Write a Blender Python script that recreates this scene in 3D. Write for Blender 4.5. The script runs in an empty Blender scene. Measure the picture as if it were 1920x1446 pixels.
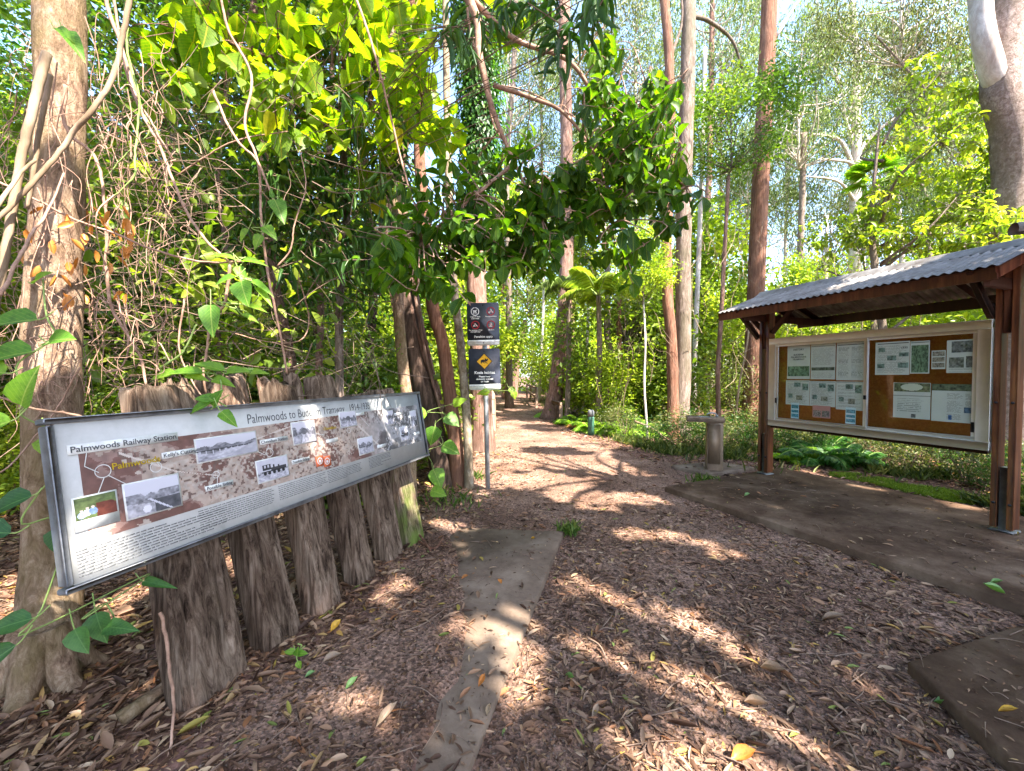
import bpy, math, random
import numpy as np
from mathutils import Vector, Matrix
PI=math.pi
sc=bpy.context.scene
COL=sc.collection
rng=np.random.default_rng(7)
random.seed(7)

# ------------------------------------------------------------------ camera model (photo 1920x1446)
F=747.0; CX=960.0; CY=723.0; CAMZ=1.55
TH=math.atan((723-705)/F)
def ray(px,py):
    a=(px-CX)/F; b=(CY-py)/F
    return np.array([a, math.cos(TH)+b*math.sin(TH), -math.sin(TH)+b*math.cos(TH)])
def P(px,py,d):
    r=ray(px,py); return np.array([0,0,CAMZ])+r*(d/r[1])
def G(px,py,z=0.0):
    r=ray(px,py); t=(z-CAMZ)/r[2]; return np.array([0,0,CAMZ])+r*t
def onplane(px,py,o,n):
    r=ray(px,py); c=np.array([0,0,CAMZ]); t=np.dot(np.array(o)-c,n)/np.dot(r,n); return c+r*t
SUN=np.array([0.46,-0.50,0.90]); SUN/=np.linalg.norm(SUN)

def S(r,g,b):
    f=lambda c:(c/255/12.92) if c/255<=0.04045 else ((c/255+0.055)/1.055)**2.4
    return (f(r),f(g),f(b))

# ------------------------------------------------------------------ noise
def _h(ix,iy,iz,seed):
    n=(ix*374761393+iy*668265263+iz*2147483647+seed*1274126177)&0xFFFFFFFF
    n=((n^(n>>13))*1274126177)&0xFFFFFFFF
    n=(n^(n>>16))&0xFFFFFFFF
    return n/4294967295.0
def vn(x,y,z=0,seed=0):
    x=np.asarray(x,float);y=np.asarray(y,float);z=np.asarray(z,float)+0*x
    ix=np.floor(x).astype(np.int64);iy=np.floor(y).astype(np.int64);iz=np.floor(z).astype(np.int64)
    fx=x-ix;fy=y-iy;fz=z-iz
    fx=fx*fx*(3-2*fx);fy=fy*fy*(3-2*fy);fz=fz*fz*(3-2*fz)
    r=0
    for dx in (0,1):
        for dy in (0,1):
            for dz in (0,1):
                w=(fx if dx else 1-fx)*(fy if dy else 1-fy)*(fz if dz else 1-fz)
                r=r+w*_h(ix+dx,iy+dy,iz+dz,seed)
    return r
def fbm(x,y,z=0,seed=0,o=4):
    r=0;a=.5;t=0
    for i in range(o):
        r=r+a*vn(np.asarray(x)*2**i,np.asarray(y)*2**i,np.asarray(z)*2**i,seed+i);t+=a;a*=.5
    return r/t

# ------------------------------------------------------------------ materials
def nmat(name):
    m=bpy.data.materials.new(name); m.use_nodes=True; nt=m.node_tree; nt.nodes.clear()
    out=nt.nodes.new('ShaderNodeOutputMaterial')
    return m,nt,out
def ND(nt,t,**kw):
    n=nt.nodes.new(t)
    for k,v in kw.items(): setattr(n,k,v)
    return n
def ramp(nt,stops):
    r=nt.nodes.new('ShaderNodeValToRGB'); e=r.color_ramp.elements
    while len(e)<len(stops): e.new(.5)
    for i,(p,c) in enumerate(stops):
        e[i].position=p; e[i].color=(*c,1)
    return r
def mapped(nt,scale=(1,1,1),rnd=True):
    tc=ND(nt,'ShaderNodeTexCoord'); mp=ND(nt,'ShaderNodeMapping'); mp.inputs['Scale'].default_value=scale
    nt.links.new(tc.outputs['Object'],mp.inputs['Vector'])
    oi=ND(nt,'ShaderNodeObjectInfo'); vm=ND(nt,'ShaderNodeVectorMath',operation='SCALE'); vm.inputs[0].default_value=(13.,7.,3.); nt.links.new(oi.outputs['Random'],vm.inputs['Scale']); nt.links.new(vm.outputs[0],mp.inputs['Location'])
    return mp.outputs['Vector']
def noise(nt,vec,scale,detail=5,rough=.6,dist=0):
    n=ND(nt,'ShaderNodeTexNoise'); n.inputs['Scale'].default_value=scale; n.inputs['Detail'].default_value=detail
    n.inputs['Roughness'].default_value=rough; n.inputs['Distortion'].default_value=dist
    nt.links.new(vec,n.inputs['Vector']); return n.outputs['Fac']
def bump(nt,h,strength=.5,dist=.01,prev=None):
    b=ND(nt,'ShaderNodeBump'); b.inputs['Strength'].default_value=strength; b.inputs['Distance'].default_value=dist
    nt.links.new(h,b.inputs['Height'])
    if prev: nt.links.new(prev,b.inputs['Normal'])
    return b.outputs['Normal']
def pbsdf(nt,out,color=None,rough=.7,spec=.3,metal=0,normal=None,link=True):
    b=ND(nt,'ShaderNodeBsdfPrincipled'); b.inputs['Roughness'].default_value=rough
    b.inputs['Specular IOR Level'].default_value=spec; b.inputs['Metallic'].default_value=metal
    if color is not None:
        if isinstance(color,tuple): b.inputs['Base Color'].default_value=(*color,1)
        else: nt.links.new(color,b.inputs['Base Color'])
    if normal: nt.links.new(normal,b.inputs['Normal'])
    if link: nt.links.new(b.outputs[0],out.inputs[0])
    return b
def noisy(name,stops,scale=(1,1,1),nscale=8,rough=.8,spec=.2,bs=.5,bd=.01,metal=0,detail=6,bscale=None,dist=0,nrough=.65):
    m,nt,out=nmat(name); v=mapped(nt,scale); f=noise(nt,v,nscale,detail,nrough,dist); r=ramp(nt,stops); nt.links.new(f,r.inputs[0])
    nrm=None
    if bs>0:
        h=noise(nt,v,bscale or nscale*2.5,6,.7,dist); nrm=bump(nt,h,bs,bd)
    pbsdf(nt,out,r.outputs[0],rough,spec,metal,nrm)
    return m
def plain(name,c,rough=.6,spec=.3,metal=0): 
    m,nt,out=nmat(name); v=mapped(nt); f=noise(nt,v,30,3,.6); r=ramp(nt,[(0.3,tuple(x*.8 for x in c)),(.7,tuple(min(1,x*1.12) for x in c))]); nt.links.new(f,r.inputs[0])
    pbsdf(nt,out,r.outputs[0],rough,spec,metal); return m
def leafmat(name,stops,trans=.4,tboost=(1.7,1.9,.6),rough=.45,spec=.35,vein=False):
    m,nt,out=nmat(name)
    at=ND(nt,'ShaderNodeAttribute'); at.attribute_name='lv'
    r=ramp(nt,stops); nt.links.new(at.outputs['Fac'],r.inputs[0])
    nrm=None
    if vein:
        lx=ND(nt,'ShaderNodeAttribute'); lx.attribute_name='lx'; ly=ND(nt,'ShaderNodeAttribute'); ly.attribute_name='ly'
        def MT(op,a,b_=None):
            n=ND(nt,'ShaderNodeMath',operation=op)
            for i,v in enumerate((a,b_)):
                if v is None: continue
                if isinstance(v,(int,float)): n.inputs[i].default_value=v
                else: nt.links.new(v,n.inputs[i])
            return n.outputs[0]
        ab=MT('ABSOLUTE',lx.outputs['Fac']); mid=MT('LESS_THAN',ab,.022)
        ph=MT('SUBTRACT',MT('MULTIPLY',ly.outputs['Fac'],9.),MT('MULTIPLY',ab,7.)); fr=MT('FRACT',ph); sv=MT('LESS_THAN',fr,.13)
        vf=MT('ADD',MT('MULTIPLY',mid,.55),MT('MULTIPLY',sv,.22))
        nz=noise(nt,mapped(nt),38,4,.7); nr_=ramp(nt,[(.32,(.62,.66,.5)),(.5,(1,1,1)),(.68,(1.25,1.12,.9))]); nt.links.new(nz,nr_.inputs[0])
        m1=ND(nt,'ShaderNodeMixRGB',blend_type='MULTIPLY'); m1.inputs[0].default_value=1; nt.links.new(r.outputs[0],m1.inputs[1]); nt.links.new(nr_.outputs[0],m1.inputs[2])
        m2=ND(nt,'ShaderNodeMixRGB'); nt.links.new(vf,m2.inputs[0]); nt.links.new(m1.outputs[0],m2.inputs[1]); m2.inputs[2].default_value=(*stops[-1][1],1)
        r=m2; nrm=bump(nt,vf,.5,.002)
    b=pbsdf(nt,out,r.outputs[0],rough,spec,link=False,normal=nrm)
    tr=ND(nt,'ShaderNodeBsdfTranslucent')
    mx=ND(nt,'ShaderNodeMixRGB',blend_type='MULTIPLY'); mx.inputs[0].default_value=1; mx.inputs[2].default_value=(*tboost,1)
    nt.links.new(r.outputs[0],mx.inputs[1]); nt.links.new(mx.outputs[0],tr.inputs['Color'])
    ms=ND(nt,'ShaderNodeMixShader'); ms.inputs[0].default_value=trans
    nt.links.new(b.outputs[0],ms.inputs[1]); nt.links.new(tr.outputs[0],ms.inputs[2]); nt.links.new(ms.outputs[0],out.inputs[0])
    return m
def barkmat(name,cols,vs=.12,ns=9,bd=.03,patch=None):
    # furrowed bark: noise stretched up the trunk, plus lichen/patch tone at larger scale
    m,nt,out=nmat(name); v=mapped(nt,(1,1,vs)); v2=mapped(nt,(1,1,.5))
    f=noise(nt,v,ns,8,.8,.6); r=ramp(nt,[(.36,cols[0]),(.5,cols[1]),(.64,cols[2])]); nt.links.new(f,r.inputs[0])
    g=noise(nt,v2,2.6,6,.7); r2=ramp(nt,[(.42,(0,0,0)),(.6,(1,1,1))]); nt.links.new(g,r2.inputs[0])
    mx=ND(nt,'ShaderNodeMixRGB'); nt.links.new(r2.outputs[0],mx.inputs[0]); nt.links.new(r.outputs[0],mx.inputs[1])
    pc=patch or tuple(x*.55 for x in cols[1]); mm=ND(nt,'ShaderNodeMixRGB'); mm.inputs[0].default_value=.6; nt.links.new(r.outputs[0],mm.inputs[1]); mm.inputs[2].default_value=(*pc,1)
    nt.links.new(mm.outputs[0],mx.inputs[2])
    h=noise(nt,v,ns*2.2,8,.75,.8); n1=bump(nt,h,.9,bd)
    pbsdf(nt,out,mx.outputs[0],.9,.15,0,n1); return m

M={}
G_=lambda a,b,c:(a,b,c)
M['leaf_bright']=leafmat('bright_leaf',[(0,(.06,.11,.015)),(.35,(.16,.23,.02)),(.7,(.34,.40,.035)),(.92,(.50,.48,.06)),(1,(.48,.38,.18))],.45)
M['leaf_mid']=leafmat('mid_leaf',[(0,(.03,.065,.014)),(.45,(.08,.14,.022)),(.8,(.18,.25,.03)),(.95,(.32,.33,.06)),(1,(.34,.25,.13))],.42)
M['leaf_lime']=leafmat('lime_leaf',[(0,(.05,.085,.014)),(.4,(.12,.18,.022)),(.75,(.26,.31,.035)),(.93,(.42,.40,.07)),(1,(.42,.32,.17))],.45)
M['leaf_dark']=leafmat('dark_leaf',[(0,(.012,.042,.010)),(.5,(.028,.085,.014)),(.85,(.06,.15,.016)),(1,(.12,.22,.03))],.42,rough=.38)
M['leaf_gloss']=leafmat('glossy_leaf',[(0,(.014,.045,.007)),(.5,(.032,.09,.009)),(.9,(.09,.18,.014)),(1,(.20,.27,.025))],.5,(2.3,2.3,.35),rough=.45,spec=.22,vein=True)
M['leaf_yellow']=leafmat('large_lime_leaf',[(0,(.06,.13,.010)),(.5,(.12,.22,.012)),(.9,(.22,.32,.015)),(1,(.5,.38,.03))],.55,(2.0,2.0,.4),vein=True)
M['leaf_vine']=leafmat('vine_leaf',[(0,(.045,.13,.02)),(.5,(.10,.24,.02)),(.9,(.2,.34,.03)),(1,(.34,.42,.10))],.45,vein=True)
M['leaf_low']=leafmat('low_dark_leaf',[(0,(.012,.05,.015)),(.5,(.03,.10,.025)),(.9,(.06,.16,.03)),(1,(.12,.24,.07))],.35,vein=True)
M['leaf_gum']=leafmat('gum_leaf',[(0,(.06,.10,.025)),(.5,(.135,.19,.05)),(.85,(.23,.28,.08)),(1,(.34,.36,.16))],.35,(1.4,1.5,.8),rough=.5)
M['leaf_olive']=leafmat('olive_leaf',[(0,(.045,.06,.02)),(.5,(.11,.13,.04)),(.8,(.22,.22,.07)),(1,(.34,.25,.15))],.35,(1.5,1.5,.7))
M['leaf_narrow']=leafmat('narrow_leaf',[(0,(.02,.06,.014)),(.5,(.045,.11,.022)),(.85,(.10,.19,.03)),(1,(.2,.3,.1))],.35,rough=.4)
M['fern']=leafmat('fern_frond_green',[(0,(.08,.17,.014)),(.5,(.20,.34,.02)),(1,(.36,.46,.04))],.45)
M['fern_dark']=leafmat('fern_frond_dark',[(0,(.02,.07,.012)),(.6,(.045,.14,.018)),(1,(.15,.24,.03))],.4)
M['fern_brown']=leafmat('withered_frond',[(0,(.25,.09,.02)),(1,(.42,.2,.05))],.3,(1.3,1,.6))
M['grass']=leafmat('grass_blade',[(0,(.04,.08,.015)),(.5,(.09,.16,.025)),(1,(.26,.28,.08))],.35)
M['grass_dark']=leafmat('dull_grass_blade',[(0,(.03,.05,.012)),(.5,(.07,.10,.022)),(.85,(.15,.17,.04)),(1,(.30,.26,.12))],.3)
M['moss']=leafmat('moss_green',[(0,(.08,.14,.01)),(1,(.25,.33,.03))],.2)
M['litter']=leafmat('dead_leaf',[(0,(.045,.022,.014)),(.25,(.105,.055,.033)),(.5,(.19,.112,.07)),(.72,(.29,.185,.12)),(.82,(.27,.115,.05)),(.93,(.42,.30,.20)),(.975,(.42,.25,.06)),(.99,(.16,.2,.04)),(1,(.20,.26,.08))],.12,(1.2,1,.8),rough=.6,spec=.25)
M['litter_fine']=leafmat('crumbled_leaf',[(0,(.032,.016,.010)),(.4,(.080,.042,.025)),(.75,(.165,.092,.054)),(.95,(.28,.172,.10)),(1,(.36,.24,.15))],.05,rough=.7,spec=.1)
M['orange_leaf']=leafmat('orange_dead_leaf',[(0,(.36,.12,.025)),(1,(.5,.2,.04))],.25,(1.2,1,.6),vein=True)
M['yellow_leaf']=leafmat('yellow_dead_leaf',[(0,(.50,.27,.03)),(1,(.58,.36,.05))],.25,(1.2,1,.6),vein=True)
M['pale_leaf']=leafmat('pale_dead_leaf',[(0,(.24,.165,.115)),(1,(.36,.26,.19))],.2,(1.2,1,.8),vein=True)
M['green_fallen']=leafmat('green_fallen_leaf',[(0,(.10,.2,.05)),(1,(.2,.33,.12))],.25)
M['twig']=noisy('dry_twig',[(.3,(.09,.055,.04)),(.6,(.22,.15,.11)),(.8,(.36,.27,.21))],(1,1,1),14,bs=.3)
M['vine']=noisy('vine_bark',[(.3,(.16,.09,.06)),(.6,(.36,.22,.16)),(.8,(.5,.36,.28))],(1,1,1),16,bs=.3)
M['vine_green']=noisy('green_vine_stem',[(.3,(.16,.24,.06)),(.7,(.3,.38,.12))],(1,1,1),10,bs=.2)
M['cane']=noisy('pale_cane',[(.3,(.11,.07,.04)),(.5,(.22,.155,.10)),(.7,(.36,.27,.20))],(1,1,.3),7,bs=.3)
M['bark_tan']=barkmat('smooth_tan_bark',[(.11,.06,.04),(.31,.20,.135),(.52,.385,.28)],.4,20,.04,(.17,.13,.05))
M['bark_red']=barkmat('red_brown_bark',[(.07,.035,.025),(.24,.13,.098),(.44,.29,.23)],.10,22,.04,(.12,.08,.06))
M['bark_iron']=barkmat('rusty_red_bark',[(.08,.032,.02),(.23,.105,.065),(.40,.22,.15)],.08,22,.04,(.13,.07,.05))
M['bark_grey']=barkmat('grey_brown_bark',[(.06,.042,.032),(.20,.148,.12),(.38,.30,.25)],.16,24,.04,(.13,.11,.07))
M['bark_dark']=barkmat('dark_bark',[(.03,.02,.015),(.08,.052,.04),(.2,.13,.1)],.1,14,.03)
M['bark_mottle']=barkmat('mottled_lichen_bark',[(.10,.07,.045),(.25,.19,.13),(.45,.4,.32)],.6,11,.015)
M['bark_fork']=barkmat('blotched_grey_pink_bark',[(.13,.09,.07),(.27,.20,.17),(.46,.38,.34)],.8,14,.03,(.15,.12,.09))
M['bark_pale']=barkmat('pale_gum_bark',[(.36,.31,.27),(.52,.47,.42),(.68,.63,.58)],.3,6,.01,(.35,.25,.2))
M['wood']=None
def timbergrey():
    m,nt,out=nmat('weathered_sleeper_timber'); v=mapped(nt,(1,1,.07)); v2=mapped(nt,(1,1,.35))
    f=noise(nt,v,26,9,.75,.9); r=ramp(nt,[(.35,(.018,.012,.009)),(.44,(.10,.070,.052)),(.54,(.21,.158,.122)),(.68,(.36,.29,.235))]); nt.links.new(f,r.inputs[0])
    g=noise(nt,v2,3.2,5,.65); r2=ramp(nt,[(.32,(.45,.38,.34)),(.5,(1,.95,.9)),(.62,(1.2,1.0,.9)),(.75,(1.25,1.3,1.15))]); nt.links.new(g,r2.inputs[0])
    mx=ND(nt,'ShaderNodeMixRGB',blend_type='MULTIPLY'); mx.inputs[0].default_value=1; nt.links.new(r.outputs[0],mx.inputs[1]); nt.links.new(r2.outputs[0],mx.inputs[2])
    at=ND(nt,'ShaderNodeAttribute'); at.attribute_name='lv'   # moss amount
    m2=ND(nt,'ShaderNodeMixRGB'); nt.links.new(at.outputs['Fac'],m2.inputs[0]); nt.links.new(mx.outputs[0],m2.inputs[1]); m2.inputs[2].default_value=(.12,.19,.025,1)
    h=noise(nt,v,30,9,.8,1.0); n1=bump(nt,h,1,.02)
    pbsdf(nt,out,m2.outputs[0],.92,.1,0,n1); return m
M['sleeper']=timbergrey()
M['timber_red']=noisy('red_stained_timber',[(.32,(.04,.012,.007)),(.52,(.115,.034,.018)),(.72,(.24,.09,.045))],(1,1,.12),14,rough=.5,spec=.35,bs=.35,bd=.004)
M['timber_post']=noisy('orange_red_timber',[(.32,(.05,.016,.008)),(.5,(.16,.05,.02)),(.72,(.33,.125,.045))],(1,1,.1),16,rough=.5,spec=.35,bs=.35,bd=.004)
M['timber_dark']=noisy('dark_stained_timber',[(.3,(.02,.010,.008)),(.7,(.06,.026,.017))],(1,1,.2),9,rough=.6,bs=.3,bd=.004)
M['rail']=noisy('weathered_rail_timber',[(.3,(.12,.07,.05)),(.7,(.34,.24,.17))],(1,1,.2),9,bs=.5)
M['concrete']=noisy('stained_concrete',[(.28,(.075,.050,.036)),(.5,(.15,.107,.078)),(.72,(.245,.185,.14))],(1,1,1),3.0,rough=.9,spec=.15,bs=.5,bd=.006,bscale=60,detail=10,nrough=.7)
M['concrete_dark']=noisy('dark_brown_concrete',[(.3,(.04,.023,.015)),(.5,(.105,.064,.042)),(.7,(.20,.135,.093))],(1,1,1),2.2,rough=.95,spec=.05,bs=.5,bd=.006,bscale=60,detail=10,nrough=.7)  # darker brown mottled concrete for the two right-hand slabs
M['steel']=noisy('galvanised_steel',[(.3,(.22,.23,.24)),(.7,(.42,.43,.44))],(1,1,1),14,rough=.5,spec=.5,metal=.6,bs=.1)
M['stainless']=noisy('dull_stainless_steel',[(.3,(.12,.085,.055)),(.7,(.27,.19,.13))],(1,1,.4),6,rough=.5,spec=.4,metal=.5,bs=.08)
M['roof']=noisy('grey_corrugated_iron',[(.3,(.06,.045,.035)),(.42,(.11,.098,.09)),(.56,(.165,.155,.15)),(.75,(.28,.26,.255))],(1,1,1),5,rough=.6,spec=.25,metal=.1,bs=.1)
M['white_al']=noisy('cream_white_aluminium',[(.3,(.66,.65,.60)),(.7,(.84,.83,.78))],(1,1,1),3,rough=.45,spec=.4,bs=0)
M['black']=plain('black_plastic',(.015,.015,.018),.5)
M['frame_dark']=noisy('tarnished_panel_frame',[(.3,(.09,.095,.105)),(.7,(.32,.33,.35))],(1,1,1),9,rough=.5,spec=.4,metal=.3,bs=.1)
M['cork']=noisy('orange_cork',[(.3,(.33,.11,.02)),(.7,(.50,.20,.045))],(1,1,1),40,bs=.2,bd=.002,rough=.9)
M['sign_navy']=plain('charcoal_sign_face',(.035,.038,.055),.35,.4)
M['sign_white']=plain('white_sign_ink',(.78,.78,.76),.5)
M['sign_red']=plain('red_sign_ink',(.42,.02,.03),.5)
M['sign_yellow']=plain('yellow_sign_ink',(.72,.38,.01),.5)
M['sign_black']=plain('black_sign_ink',(.012,.012,.012),.5)
M['ink_grey']=plain('grey_print_ink',(.07,.07,.075),.6)
M['ink_body']=plain('faded_print_ink',(.17,.17,.17),.6)
M['ink_ochre']=plain('ochre_print_ink',(.40,.27,.01),.6)
M['ink_orange']=plain('orange_print_ink',(.62,.14,.06),.6)
M['label_white']=plain('label_white',(.62,.62,.60),.6)
M['green_paint']=noisy('green_post_paint',[(.3,(.035,.10,.07)),(.7,(.07,.17,.12))],(1,1,1),6,rough=.5,bs=.1)
M['grey_plastic']=plain('grey_cap',(.13,.135,.14),.45)
M['ant_timber']=noisy('driftwood_log',[(.3,(.12,.09,.07)),(.6,(.3,.25,.2)),(.8,(.45,.4,.33))],(1,.2,1),14,bs=.6,bd=.01)
def canvasmat(name,rough,spec=.3,stain=False):
    m,nt,out=nmat(name); at=ND(nt,'ShaderNodeAttribute'); at.attribute_name='Col'
    b=pbsdf(nt,out,at.outputs['Color'],rough,spec); return m
M['print']=canvasmat('printed_panel',.42,.3); M['paper']=canvasmat('printed_paper',.7,.2)
def panelwhite():
    m,nt,out=nmat('weathered_white_panel'); v=mapped(nt,(1,1,1)); f=noise(nt,v,5,8,.7); r=ramp(nt,[(.25,(.30,.30,.29)),(.45,(.43,.43,.42)),(.7,(.52,.52,.51))]); nt.links.new(f,r.inputs[0])
    pbsdf(nt,out,r.outputs[0],.4,.3); return m
M['panel_white']=panelwhite()
def glassmat():
    m,nt,out=nmat('display_glass'); g=ND(nt,'ShaderNodeBsdfGlossy'); g.inputs['Roughness'].default_value=.02
    t=ND(nt,'ShaderNodeBsdfTransparent'); t.inputs['Color'].default_value=(.93,.95,.94,1)
    lw=ND(nt,'ShaderNodeFresnel'); lw.inputs['IOR'].default_value=1.5
    ms=ND(nt,'ShaderNodeMixShader'); nt.links.new(lw.outputs[0],ms.inputs[0]); nt.links.new(t.outputs[0],ms.inputs[1]); nt.links.new(g.outputs[0],ms.inputs[2])
    nt.links.new(ms.outputs[0],out.inputs[0]); return m
M['glass']=glassmat()
def groundmat(name,cols,peb,pebscale=55,bd=.012):
    m,nt,out=nmat(name); tc=ND(nt,'ShaderNodeTexCoord'); v=tc.outputs['Object']
    f=noise(nt,v,1.3,8,.7); r=ramp(nt,[(.3,cols[0]),(.5,cols[1]),(.7,cols[2])]); nt.links.new(f,r.inputs[0])
    vo=ND(nt,'ShaderNodeTexVoronoi'); vo.inputs['Scale'].default_value=pebscale; nt.links.new(v,vo.inputs['Vector'])
    rr=ramp(nt,[(0,(.35,.35,.38)),(.5,(.9,.88,.9)),(.9,(1.5,1.45,1.45))]); 
    sep=ND(nt,'ShaderNodeSeparateColor'); nt.links.new(vo.outputs['Color'],sep.inputs[0]); nt.links.new(sep.outputs[0],rr.inputs[0])
    mx=ND(nt,'ShaderNodeMixRGB',blend_type='MULTIPLY'); mx.inputs[0].default_value=peb; nt.links.new(r.outputs[0],mx.inputs[1]); nt.links.new(rr.outputs[0],mx.inputs[2])
    f2=noise(nt,v,38,6,.75); r3=ramp(nt,[(.3,(.45,.42,.42)),(.6,(1.1,1.05,1.05)),(.75,(1.6,1.45,1.35))]); nt.links.new(f2,r3.inputs[0])
    m3=ND(nt,'ShaderNodeMixRGB',blend_type='MULTIPLY'); m3.inputs[0].default_value=.8; nt.links.new(mx.outputs[0],m3.inputs[1]); nt.links.new(r3.outputs[0],m3.inputs[2])
    b1=bump(nt,vo.outputs['Distance'],.7,bd); b2=bump(nt,f2,.7,bd,b1)
    pbsdf(nt,out,m3.outputs[0],.95,.1,0,b2); return m
M['ground']=groundmat('forest_soil',[(.09,.05,.04),(.17,.10,.078),(.27,.18,.13)],.4,30)
M['path']=groundmat('crushed_rock_path',[(.095,.054,.037),(.21,.134,.096),(.35,.242,.182)],.85,70)
M['pebble']=noisy('gravel_stone',[(.3,(.06,.038,.03)),(.6,(.155,.107,.082)),(.8,(.32,.24,.19))],(1,1,1),40,bs=0)

# ------------------------------------------------------------------ mesh builders
def mk(name,V,F_,mats,parent=None,loc=None,midx=None,lv=None,smooth=False,col=None):
    """V (n,3); F_ either (m,k) int array or list of lists"""
    me=bpy.data.meshes.new(name); V=np.asarray(V,dtype=np.float32)
    if isinstance(F_,np.ndarray):
        k=F_.shape[1]; n=F_.shape[0]; flat=F_.reshape(-1).astype(np.int32); tot=np.full(n,k,np.int32)
    else:
        n=len(F_); tot=np.array([len(f) for f in F_],np.int32); flat=np.array([i for f in F_ for i in f],np.int32)
    st=np.concatenate([[0],np.cumsum(tot)[:-1]]).astype(np.int32)
    me.vertices.add(len(V)); me.vertices.foreach_set('co',V.reshape(-1))
    me.loops.add(len(flat)); me.loops.foreach_set('vertex_index',flat)
    me.polygons.add(n); me.polygons.foreach_set('loop_start',st); me.polygons.foreach_set('loop_total',tot)
    if not isinstance(mats,(list,tuple)): mats=[mats]
    for m in mats: me.materials.append(m)
    if midx is not None: me.polygons.foreach_set('material_index',np.asarray(midx,np.int32))
    if smooth: me.polygons.foreach_set('use_smooth',np.ones(n,bool))
    if lv is not None:
        a=me.attributes.new('lv','FLOAT','POINT'); a.data.foreach_set('value',np.asarray(lv,np.float32))
    if col is not None:
        a=me.attributes.new('Col','FLOAT_COLOR','CORNER'); c=np.concatenate([col,np.ones((len(col),1))],1); a.data.foreach_set('color',np.repeat(c,4,axis=0).astype(np.float32).reshape(-1))
    me.update(); me.validate(verbose=False) if False else None
    o=bpy.data.objects.new(name,me); COL.objects.link(o)
    if parent is not None: o.parent=parent
    if loc is not None: o.location=loc
    return o
def tag(o,label=None,cat=None,group=None,kind=None):
    if label: o['label']=label
    if cat: o['category']=cat
    if group: o['group']=group
    if kind: o['kind']=kind
    return o
def empty(name,loc,label=None,cat=None,group=None):
    o=bpy.data.objects.new(name,None); COL.objects.link(o); o.location=tuple(float(x) for x in loc); o.empty_display_size=.2
    return tag(o,label,cat,group)
def dup(root,loc,rz=0,scale=1,label=None,group=None):
    r=root.copy(); COL.objects.link(r); r.location=tuple(float(x) for x in loc); r.rotation_euler=(0,0,rz); r.scale=(scale,)*3
    if label: r['label']=label
    if group: r['group']=group
    for ch in list(root.children):
        c=ch.copy(); COL.objects.link(c); c.parent=r
        for g in list(ch.children):
            d=g.copy(); COL.objects.link(d); d.parent=c
    return r
class MB:
    def __init__(s): s.V=[];s.F=[];s.n=0;s.lv=[]
    def add(s,V,F_,lv=0.):
        V=np.asarray(V,float); s.V.append(V); s.F+= [[i+s.n for i in f] for f in F_]; s.n+=len(V); s.lv.append(np.full(len(V),lv) if np.isscalar(lv) else lv)
    def box(s,c,size,ax=None,bev=0):
        """c centre, size (x,y,z), ax 3x3 rows=axes"""
        ax=np.eye(3) if ax is None else np.asarray(ax,float); h=np.asarray(size,float)/2
        if bev<=0:
            L=np.array([[x,y,z] for x in(-1,1) for y in(-1,1) for z in(-1,1)])*h
            F_=[[0,1,3,2],[4,6,7,5],[0,4,5,1],[2,3,7,6],[0,2,6,4],[1,5,7,3]]
            s.add(np.asarray(c)+L@ax,F_); return
        b=bev; pts=[];idx={}
        for x in(-1,1):
            for y in(-1,1):
                for z in(-1,1):
                    for k in range(3):
                        p=np.array([x,y,z])*(h-b); p[k]+= [x,y,z][k]*b
                        idx[(x,y,z,k)]=len(pts); pts.append(p)
        F_=[]
        for k in range(3):
            a,bb=[i for i in range(3) if i!=k]
            for sg in(-1,1):
                q=[]
                for (u,v) in((-1,-1),(1,-1),(1,1),(-1,1)):
                    t=[0,0,0];t[k]=sg;t[a]=u;t[bb]=v;q.append(idx[(*t,k)])
                flip=(sg<0)^(k==1)
                F_.append(q[::-1] if flip else q)
        for k in range(3):
            a,bb=[i for i in range(3) if i!=k]
            for u in(-1,1):
                for v in(-1,1):
                    t0=[0,0,0];t1=[0,0,0];t0[k]=-1;t1[k]=1
                    t0[a]=t1[a]=u;t0[bb]=t1[bb]=v
                    F_.append([idx[(*t0,a)],idx[(*t1,a)],idx[(*t1,bb)],idx[(*t0,bb)]])
        for x in(-1,1):
            for y in(-1,1):
                for z in(-1,1): F_.append([idx[(x,y,z,k)] for k in range(3)])
        s.add(np.asarray(c)+np.array(pts)@ax,F_)
    def quad(s,a,b,c,d): s.add([a,b,c,d],[[0,1,2,3]])
    def poly(s,pts): s.add(pts,[list(range(len(pts)))])
    def tube(s,pts,rad,sides=8,cap=True,bumpamp=0,bs=6,seed=0):
        V,F_=tube(pts,rad,sides,cap,bumpamp,bs,seed); s.add(V,F_)
    def disk(s,c,x,y,r0,r1=0,n=32,a0=0,a1=2*PI):
        c=np.asarray(c);x=np.asarray(x);y=np.asarray(y)
        t=np.linspace(a0,a1,n+1)
        o=[c+x*math.cos(a)*r0+y*math.sin(a)*r0 for a in t]
        if r1>0:
            i=[c+x*math.cos(a)*r1+y*math.sin(a)*r1 for a in t]
            s.add(o+i,[[k,k+1,n+1+k+1,n+1+k] for k in range(n)])
        else: s.add(o[:-1],[list(range(n))])
    def build(s,name,mat,parent=None,smooth=False,lv=False):
        return mk(name,np.concatenate(s.V),s.F,mat,parent,smooth=smooth,lv=np.concatenate(s.lv) if lv else None)
def frames(pts):
    pts=np.asarray(pts,float); T=np.gradient(pts,axis=0); T/=np.linalg.norm(T,axis=1)[:,None]+1e-9
    up=np.array([1.,0,0]) if abs(T[0][2])>.7 else np.array([0,0,1.]); X=[]
    x=up-np.dot(up,T[0])*T[0]; x/=np.linalg.norm(x)
    for t in T:
        x=x-np.dot(x,t)*t; x/=np.linalg.norm(x)+1e-9; X.append(x)
    X=np.array(X); return T,X,np.cross(T,X)
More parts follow.
